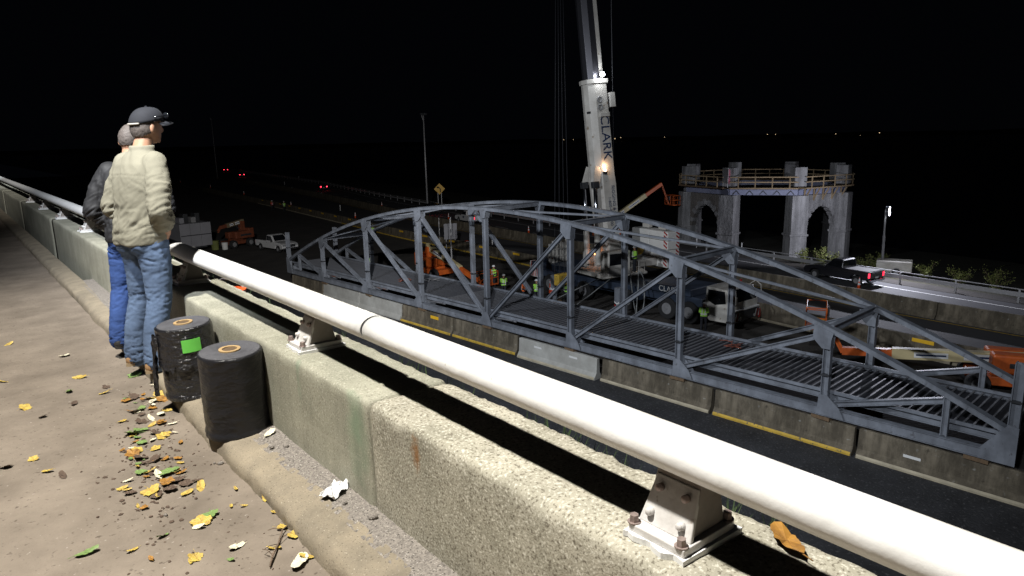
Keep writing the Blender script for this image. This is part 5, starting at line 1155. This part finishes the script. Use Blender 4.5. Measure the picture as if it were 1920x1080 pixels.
# slings and tag lines
def line(name, pts, r, mt, label, cat='rope', group=None):
    P_ = [V(p) for p in pts]; out = []
    for i in range(len(P_)-1):
        a, b_ = P_[max(i-1, 0)], P_[i]; c, d = P_[i+1], P_[min(i+2, len(P_)-1)]
        for k in range(6):
            t_ = k/6; out.append(0.5*((2*b_)+(c-a)*t_+(2*a-5*b_+4*c-d)*t_*t_+(3*b_-a-3*c+d)*t_**3))
    out.append(P_[-1]); tag(MB().tube(out, r, 6).build(name, mt, smooth=True), label, cat, group)
line('tag_line', [(35.3, 33.0, -7.9), (33.0, 33.6, -8.6), (30.6, 33.8, -9.2), (28.6, 33.2, -9.6), (27.6, 32.8, -9.98)], .035, M_HOSE, 'grey rope running from the crane deck down to the truss', 'rope', 'tag lines from the crane')
line('tag_line', [(35.2, 32.4, -7.9), (33.2, 32.6, -8.9), (30.4, 31.9, -9.5), (28.2, 30.6, -9.9), (27.5, 30.2, -9.98)], .035, M_HOSE, 'grey rope running from the crane deck down to the truss', 'rope', 'tag lines from the crane')
line('hose_loop', [(34.9, 30.6, -7.3), (34.2, 29.6, -9.2), (33.6, 28.8, -9.9), (33.3, 28.6, -9.2), (33.9, 29.0, -7.9), (34.4, 29.4, -7.0), (34.2, 28.8, -7.6), (33.4, 28.2, -9.3), (31, 27.6, -9.96)], .04, M_HOSE, 'thick grey hose looping down from the crane turntable', 'hose')
for k, (x, y) in enumerate(((37.0, 57.0), (35.6, 53.0), (35.0, 52.0))):
    t = thing('stake_pole', 'thin grey pole standing between the truss and the barriers', 'pole', (x, y, ZR), 0, 'thin poles behind the truss'); MB().cyl((0, 0, 0), (0, 0, 4.3+.3*k), .035, .03, 8).build('shaft', M_POLE, t); MB().cyl((0, 0, 0), (0, 0, .05), .2, .18, 10).build('foot', M_DARK, t)
bp = thing('sign_board', 'grey panelled sign board standing by the worksite barrier', 'sign', (42.0, 62.5, ZR), radians(-20))
for k in range(3): MB().box((-.5+.5*k, 0, 2.0), (.44, .06, 1.7)).build('panel', M_TRAIL, bp)
for x in (-.5, .5): MB().box((x, .06, 1.3), (.08, .08, 2.6)).build('leg', M_POLE, bp)
MB().box((0, 0, .06), (1.6, .8, .12)).build('base', M_DARK, bp)
for k, (x, y) in enumerate(((43.0, 60.9), (34.9, 38.3))):
    t = thing('traffic_barrel', ('orange traffic barrel beside the panelled sign board', 'orange traffic barrel beside the rear of the crane')[k], 'barrel', (x, y, ZR))
    b = MB(); b.loft([[(r_*cos(2*pi*i/16), r_*sin(2*pi*i/16), z) for i in range(16)] for r_, z in ((.30, .06), (.30, .3), (.27, .32), (.27, .55), (.25, .57), (.25, .8), (.23, .82), (.23, 1.0), (.1, 1.04))]); b.build('body', M_CONE, t)
    for z0 in (.33, .83): MB().cyl((0, 0, z0), (0, 0, z0+.15), .275-.035*(z0 > .5), .275-.035*(z0 > .5), 16, cap=False).build('white_band', M_TAPE, t)
    MB().cyl((0, 0, 0), (0, 0, .06), .42, .40, 16).build('rubber_base', M_BLACK, t)

# ------------------------------------------------------------------ cones, delineators
def tcone(x, y, z, label, group=None):
    t = thing('traffic_cone', label, 'cone', (x, y, z), 0, group); cone_mesh_parts(t, .92); return t
tcone(52.0, 23.1, -9.99, 'orange traffic cone beside the passing black pickup')
tcone(56.4, 66.3, -9.99, 'orange traffic cone on the outer road behind the white pickup')
tcone(58.9, 88.0, -9.99, 'orange traffic cone ahead of the white pickup on the outer road')
for x, y in ((62.3, 115.0), (66.4, 150.5), (70.5, 178)): tcone(x, y, -9.99, 'orange traffic cone on the outer road before the tail lights', 'cones on the outer road')
for x, y in ((49.9, 101.0), (51.4, 131.0), (56.4, 173.0), (59.8, 212.0), (62.4, 255.0)): tcone(x, y, -9.995, 'orange traffic cone on the dark inner road', 'cones on the inner road')
red = thing('bucket', 'red plastic bucket standing on the dark slope beyond the parapet', 'bucket', (1.62, 5.62, 0.0)); b = MB()
b.loft([[(r_*cos(2*pi*i/20), r_*sin(2*pi*i/20), z) for i in range(20)] for r_, z in ((.105, .0), (.14, .36), (.148, .37), (.148, .39))]); b.build('pail', M_CONE, red)
b = MB(); b.tube([(.148, 0, .37), (.1, .05, .44), (0, .08, .47), (-.1, .05, .44), (-.148, 0, .37)], .004, 6); b.build('handle', M_GREY, red)
for x, y in ((54.0, 115.0), (79.0, 205.0), (74.0, 215.0), (97.0, 238.0), (60.2, 47.5), (60.6, 41.0), (60.9, 44.2), (61.2, 39.0), (47.3, 62.0)):
    t = thing('delineator_post', 'small white delineator post along the road edge', 'post', (x, y, ZR), 0, 'white delineator posts'); MB().box((0, 0, .5), (.1, .05, 1.0)).build('shaft', M_WHT, t); MB().box((0, -.03, .85), (.09, .02, .2)).build('reflector', M_TAPE, t)

# ------------------------------------------------------------------ lamp poles, sign
def lamp_pole(x, y, h, label):
    t = thing('lamp_pole', label, 'lamp pole', (x, y, ZR)); MB().cyl((0, 0, 0), (0, 0, h), .16, .09, 12).build('shaft', M_POLE, t, smooth=True); MB().cyl((0, 0, 0), (0, 0, .5), .32, .30, 12).build('base', M_BARR, t)
    b = MB(); b.tube([(0, 0, h-.9), (-.25, 0, h-.3), (-.3, 0, h+.1)], .05, 6); b.build('arm', M_POLE, t)
    for s_ in (-1, 1): b = MB(); b.box((s_*.3, 0, h+.2), (.55, .45, .35)); b.build('lamp_head', M_DARK, t, bevel=.05)
lamp_pole(61.7, 98.3, 15.8, 'tall unlit lamp pole standing beside the yellow curve sign'); lamp_pole(79.6, 272, 22.0, 'distant unlit lamp pole on the median before the silver car')
sg = thing('curve_sign', 'yellow diamond road sign with a black left curve arrow', 'road sign', (65.9, 100.9, ZR), radians(-33))
b = MB(); b.prism([(0, 2.72), (.95, 3.67), (0, 4.62), (-.95, 3.67)], 1, -.02, .02); pl = b.build('panel', M_SIGN, sg)
b = MB(); A = [(.14, 3.1), (.14, 3.62), (.02, 3.84), (-.22, 3.95)]
for a, c in zip(A, A[1:]): b.bar((a[0], -.026, a[1]), (c[0], -.026, c[1]), .012, .17, (1, 0, 0.01))
b.add([(-.18, -.03, 4.16), (-.18, -.03, 3.72), (-.52, -.03, 3.96)], [(0, 1, 2)]); b.build('arrow', M_BLACK, pl)
for x in (-.3, .3): MB().box((x, .06, 1.65), (.09, .08, 3.3)).build('post', M_POLE, sg)

# ------------------------------------------------------------------ light tower at the lake side
lt = thing('light_tower', 'leaning floodlight mast with glaring lamps beside the lake side bushes', 'light tower', (59.9, 23.9, ZR), radians(20))
b = MB(); b.box((0, 0, .75), (1.5, 2.6, .9)); b.build('generator_box', M_CRW, lt, bevel=.06)
for sx in (-1, 1): wheel(lt, sx*.85, -.2, .33, .2)
b = MB(); b.bar((0, .9, .3), (0.15, .95, 3.2), .16, .16); b.bar((0.15, .95, 3.0), (.32, 1.0, 5.3), .11, .11); b.build('mast', M_GREY, lt)
for sx in (-1, 1):
    for k in (0, 1):
        c = V((.32+sx*.28, 1.0-.15, 5.0+.38*k)); b = MB(); b.box(c, (.42, .24, .30)); lh = b.build('lamp_head', M_DARK, lt, bevel=.03); b = MB(); b.box(c+V((0, -.14, -.02)), (.36, .03, .24)); b.build('lens', M_LAMPW, lh)
spot('mast_floodlight', (59.3, 24.2, -4.6), (52.5, 20.5, -10), 6500, (.84, .86, 1), 112, .7, .15)
spot('pier_floodlight', (59.9, 24.9, -4.4), (63.5, 37, -8), 4200, (.86, .88, 1), 95, .6, .15)

# ------------------------------------------------------------------ old stone tower of eight pillars
pr_ = thing('stone_pavilion', 'ruined octagonal stone pier with pointed arches and timber platform on top', 'building', (0, 0, -11.4))
ax = V((67.05-63.6, 36.15-41.72, 0)).normalized(); Fm = V((65.3, 38.9, 0))-ax*.45; nb = V((-ax.y, ax.x, 0))
if nb.dot(V((1, .6, 0))) < 0: nb = -nb
LS = 6.55; RC = LS/(2*sin(pi/8)); AP = LS/(2*math.tan(pi/8)); CT = Fm+nb*AP
verts8 = [CT + ax*(RC*sin(a)) - nb*(RC*cos(a)) for a in [(k+.5)*pi/4 for k in range(8)]]     # front side lies between 7 and 0
H = 6.9; bt = 6.5
def ori(a, b_): d = (b_-a).normalized(); return d
for k, p in enumerate(verts8):
    d = (p-CT).normalized(); R3 = Matrix.Rotation(atan2(d.y, d.x), 3, 'Z')
    if k not in (3, 4):
        b = MB(); b.box(p+V((0, 0, H/2)), (1.7, 1.75, H), R=R3, taper=.95); c = b.build('column', M_STONE, pr_, bevel=.04)
        b = MB(); b.box(p+V((0, 0, 2.9)), (1.88, 1.93, .22), R=R3); b.build('string_course', M_STONE, c, bevel=.03)
    b = MB(); b.box(p+V((0, 0, H+1.85)), (1.15, 1.25, 1.9), R=R3); b.build('stub_post', M_STONE, pr_, bevel=.03)
for k in range(8):
    a, c = verts8[k], verts8[(k+1) % 8]; e = (c-a).normalized(); nn = V((e.y, -e.x, 0)); Lw = (c-a).length
    front = k == 7
    if k in (6, 0, 1, 5):
        # wall with a pointed arch opening
        b = MB(); z_sp, z_ap, hwid = 3.3, 5.75, 2.12; n = 12; mid = (a+c)/2
        arch = []
        for i in range(n+1):
            u = -1+2*i/n; arch.append((u*hwid, z_sp+(z_ap-z_sp)*(1-abs(u)**1.9)**.62 if abs(u) < 1 else z_sp))
        x0 = Lw/2-.7
        outer_top = [(-x0+2*x0*i/n, H-.05) for i in range(n+1)]
        th = .55
        for off, flip in ((-th/2, 0), (th/2, 1)):
            P0 = [mid+e*x+nn*off+V((0, 0, z)) for x, z in arch]; P1 = [mid+e*x+nn*off+V((0, 0, z)) for x, z in outer_top]
            fs = [(i, i+1, n+2+i, n+1+i) for i in range(n)]; b.add(P0+P1, fs)
            for s_ in (-1, 1):
                b.add([mid+e*(s_*x0)+nn*off, mid+e*(s_*hwid)+nn*off, mid+e*(s_*hwid)+nn*off+V((0, 0, z_sp)), mid+e*(s_*x0)+nn*off+V((0, 0, H-.05))], [(0, 1, 2, 3)])
        P0 = [mid+e*x-nn*th/2+V((0, 0, z)) for x, z in [(-hwid, 0)]+arch+[(hwid, 0)]]; P1 = [p+nn*th for p in P0]; m_ = len(P0); b.add(P0+P1, [(i, i+1, m_+i+1, m_+i) for i in range(m_-1)])
        b.add([mid+e*(-x0)-nn*th/2+V((0, 0, H-.05)), mid+e*x0-nn*th/2+V((0, 0, H-.05)), mid+e*x0+nn*th/2+V((0, 0, H-.05)), mid-e*x0+nn*th/2+V((0, 0, H-.05))], [(0, 1, 2, 3)])
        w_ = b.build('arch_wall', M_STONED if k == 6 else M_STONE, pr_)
        # voussoirs round the arch
        if k in (6, 0, 1, 5):
            for i in range(0, n):
                p = V(((arch[i][0]+arch[i+1][0])/2, (arch[i][1]+arch[i+1][1])/2)); dr = V((p.x, p.y-3.4)).normalized(); ln = .6 if i % 2 else .42
                pc = mid+e*(p.x+dr.x*ln*.4)+V((0, 0, p.y+dr.y*ln*.4)); Rv = Matrix((e*dr.y-V((0, 0, 1))*dr.x, nn, e*dr.x+V((0, 0, 1))*dr.y)).transposed()
                b = MB(); b.box(pc, (.42, th+.12, ln), R=Rv); b.build('voussoir', M_STONE, w_)
            for s_ in (-1, 1): b = MB(); b.box(mid+e*(s_*(hwid+.16))+V((0, 0, 1.6)), (.40, th+.2, 3.2), R=Matrix((e, nn, V((0, 0, 1)))).transposed()); b.build('jamb', M_STONE, w_)
    # girder between columns
    b = MB(); b.bar(a+V((0, 0, H+.25)), c+V((0, 0, H+.25)), .35, .5); b.bar(a+V((0, 0, H+.55)), c+V((0, 0, H+.55)), .6, .08); b.build('girder', M_PSTEEL, pr_)
    b = MB(); b.bar(a+nn*.3+V((0, 0, H+.72)), c+nn*.3+V((0, 0, H+.72)), 1.5, .12); b.build('timber_deck', M_LUMB if k in (7, 0) else M_WOOD, pr_)
    for z in (1.35, 1.85): b = MB(); b.bar(a+nn*1.0+V((0, 0, H+z)), c+nn*1.0+V((0, 0, H+z)), .05, .10); b.build('handrail', M_LUMB, pr_)
    for i in range(4):
        p = a.lerp(c, (i+.5)/4)+nn*1.0; b = MB(); b.box(p+V((0, 0, H+1.3)), (.09, .09, 1.25)); b.build('rail_post', M_LUMB, pr_)
    if k in (0, 7):
        for i in range(5):
            p = a.lerp(c, (i+.5)/5)
            if k == 0:
                b = MB(); b.bar(p+nn*.32+V((0, 0, H-.5)), p+nn*1.0+V((0, 0, H+.62)), .1, .12); b.bar(p+nn*.34+V((0, 0, H-.6)), p+nn*.34+V((0, 0, H+.66)), .12, .12, (1, 0, 0)); b.build('knee_brace', M_LUMB, pr_)
            else:
                b = MB(); b.bar(p+nn*.2+e*.35+V((0, 0, H+.05)), p+nn*.2+V((0, 0, H+.45)), .06, .07); b.bar(p+nn*.2-e*.35+V((0, 0, H+.05)), p+nn*.2+V((0, 0, H+.45)), .06, .07); b.build('truss_web', M_DARK, pr_)
fl = thing('flag', 'small red and white striped flag hanging on the stone pier platform', 'flag', tuple(verts8[7]+V((-.9, -.3, -11.4+H+.8))), 0)
MB().cyl((0, 0, 0), (.1, 0, 2.0), .03, .02, 8).build('staff', M_POLE, fl)
b = MB(); vs = []
for j in range(9):
    for i in range(5): vs.append((.1+.12*i+.04*sin(j*.8+i), .06*sin(i*1.7+j*.4), 1.95-.19*j-.14*i*.6))
b.add(vs, [(j*5+i, j*5+i+1, j*5+i+6, j*5+i+5) for j in range(8) for i in range(4)]); b.build('cloth', M_FLAG, fl, smooth=True)

# ------------------------------------------------------------------ bushes at the lake side
def bush(x, y, h, w, label, seed):
    rg = random.Random(seed); t = thing('bush', label, 'bush', (x, y, -10.25), 0, 'bushes along the lake bank')
    st = MB(); lf = MB()
    for s_ in range(9):
        a = rg.uniform(0, 6.3); l = rg.uniform(.2, 1)*w*.5; tip = V((cos(a)*l, sin(a)*l, h*rg.uniform(.6, 1.05))); mid = V((tip.x*.35, tip.y*.35, tip.z*.55)); st.tube([(0, 0, 0), mid, tip], .02, 5, radii=[.03, .02, .008])
        for k in range(60):
            u = rg.uniform(.25, 1.05); c = V((0, 0, 0)).lerp(mid, min(1, u*2)) if u < .5 else mid.lerp(tip, (u-.5)*2); c += V((rg.gauss(0, .13), rg.gauss(0, .13), rg.gauss(0, .1))); d = V((rg.gauss(0, 1), rg.gauss(0, 1), rg.gauss(.5, .8))).normalized(); n_ = d.cross(V((rg.random(), rg.random(), rg.random()))).normalized(); ln = rg.uniform(.09, .20); wd = ln*.28
            lf.add([c, c+d*ln*.5+n_*wd, c+d*ln, c+d*ln*.5-n_*wd], [(0, 1, 2, 3)])
    st.build('stems', M_TWIG, t); lf.build('foliage', M_BUSH, t)
for k, (x, y, h, w) in enumerate(((59.8, 31.6, 1.7, 2.0), (60.1, 30.2, 1.9, 2.2), (60.2, 29.0, 1.4, 1.8), (60.0, 27.4, 1.0, 1.6), (60.4, 25.6, 1.7, 2.0), (60.2, 24.9, 1.3, 1.4), (60.6, 26.6, 1.2, 1.4), (60.0, 21.5, 1.5, 1.8), (59.5, 19.0, 1.3, 2.0), (59.3, 16.5, 1.6, 2.0))): bush(x, y, h, w, 'yellow-green bush on the lake bank behind the guardrail', 50+k)
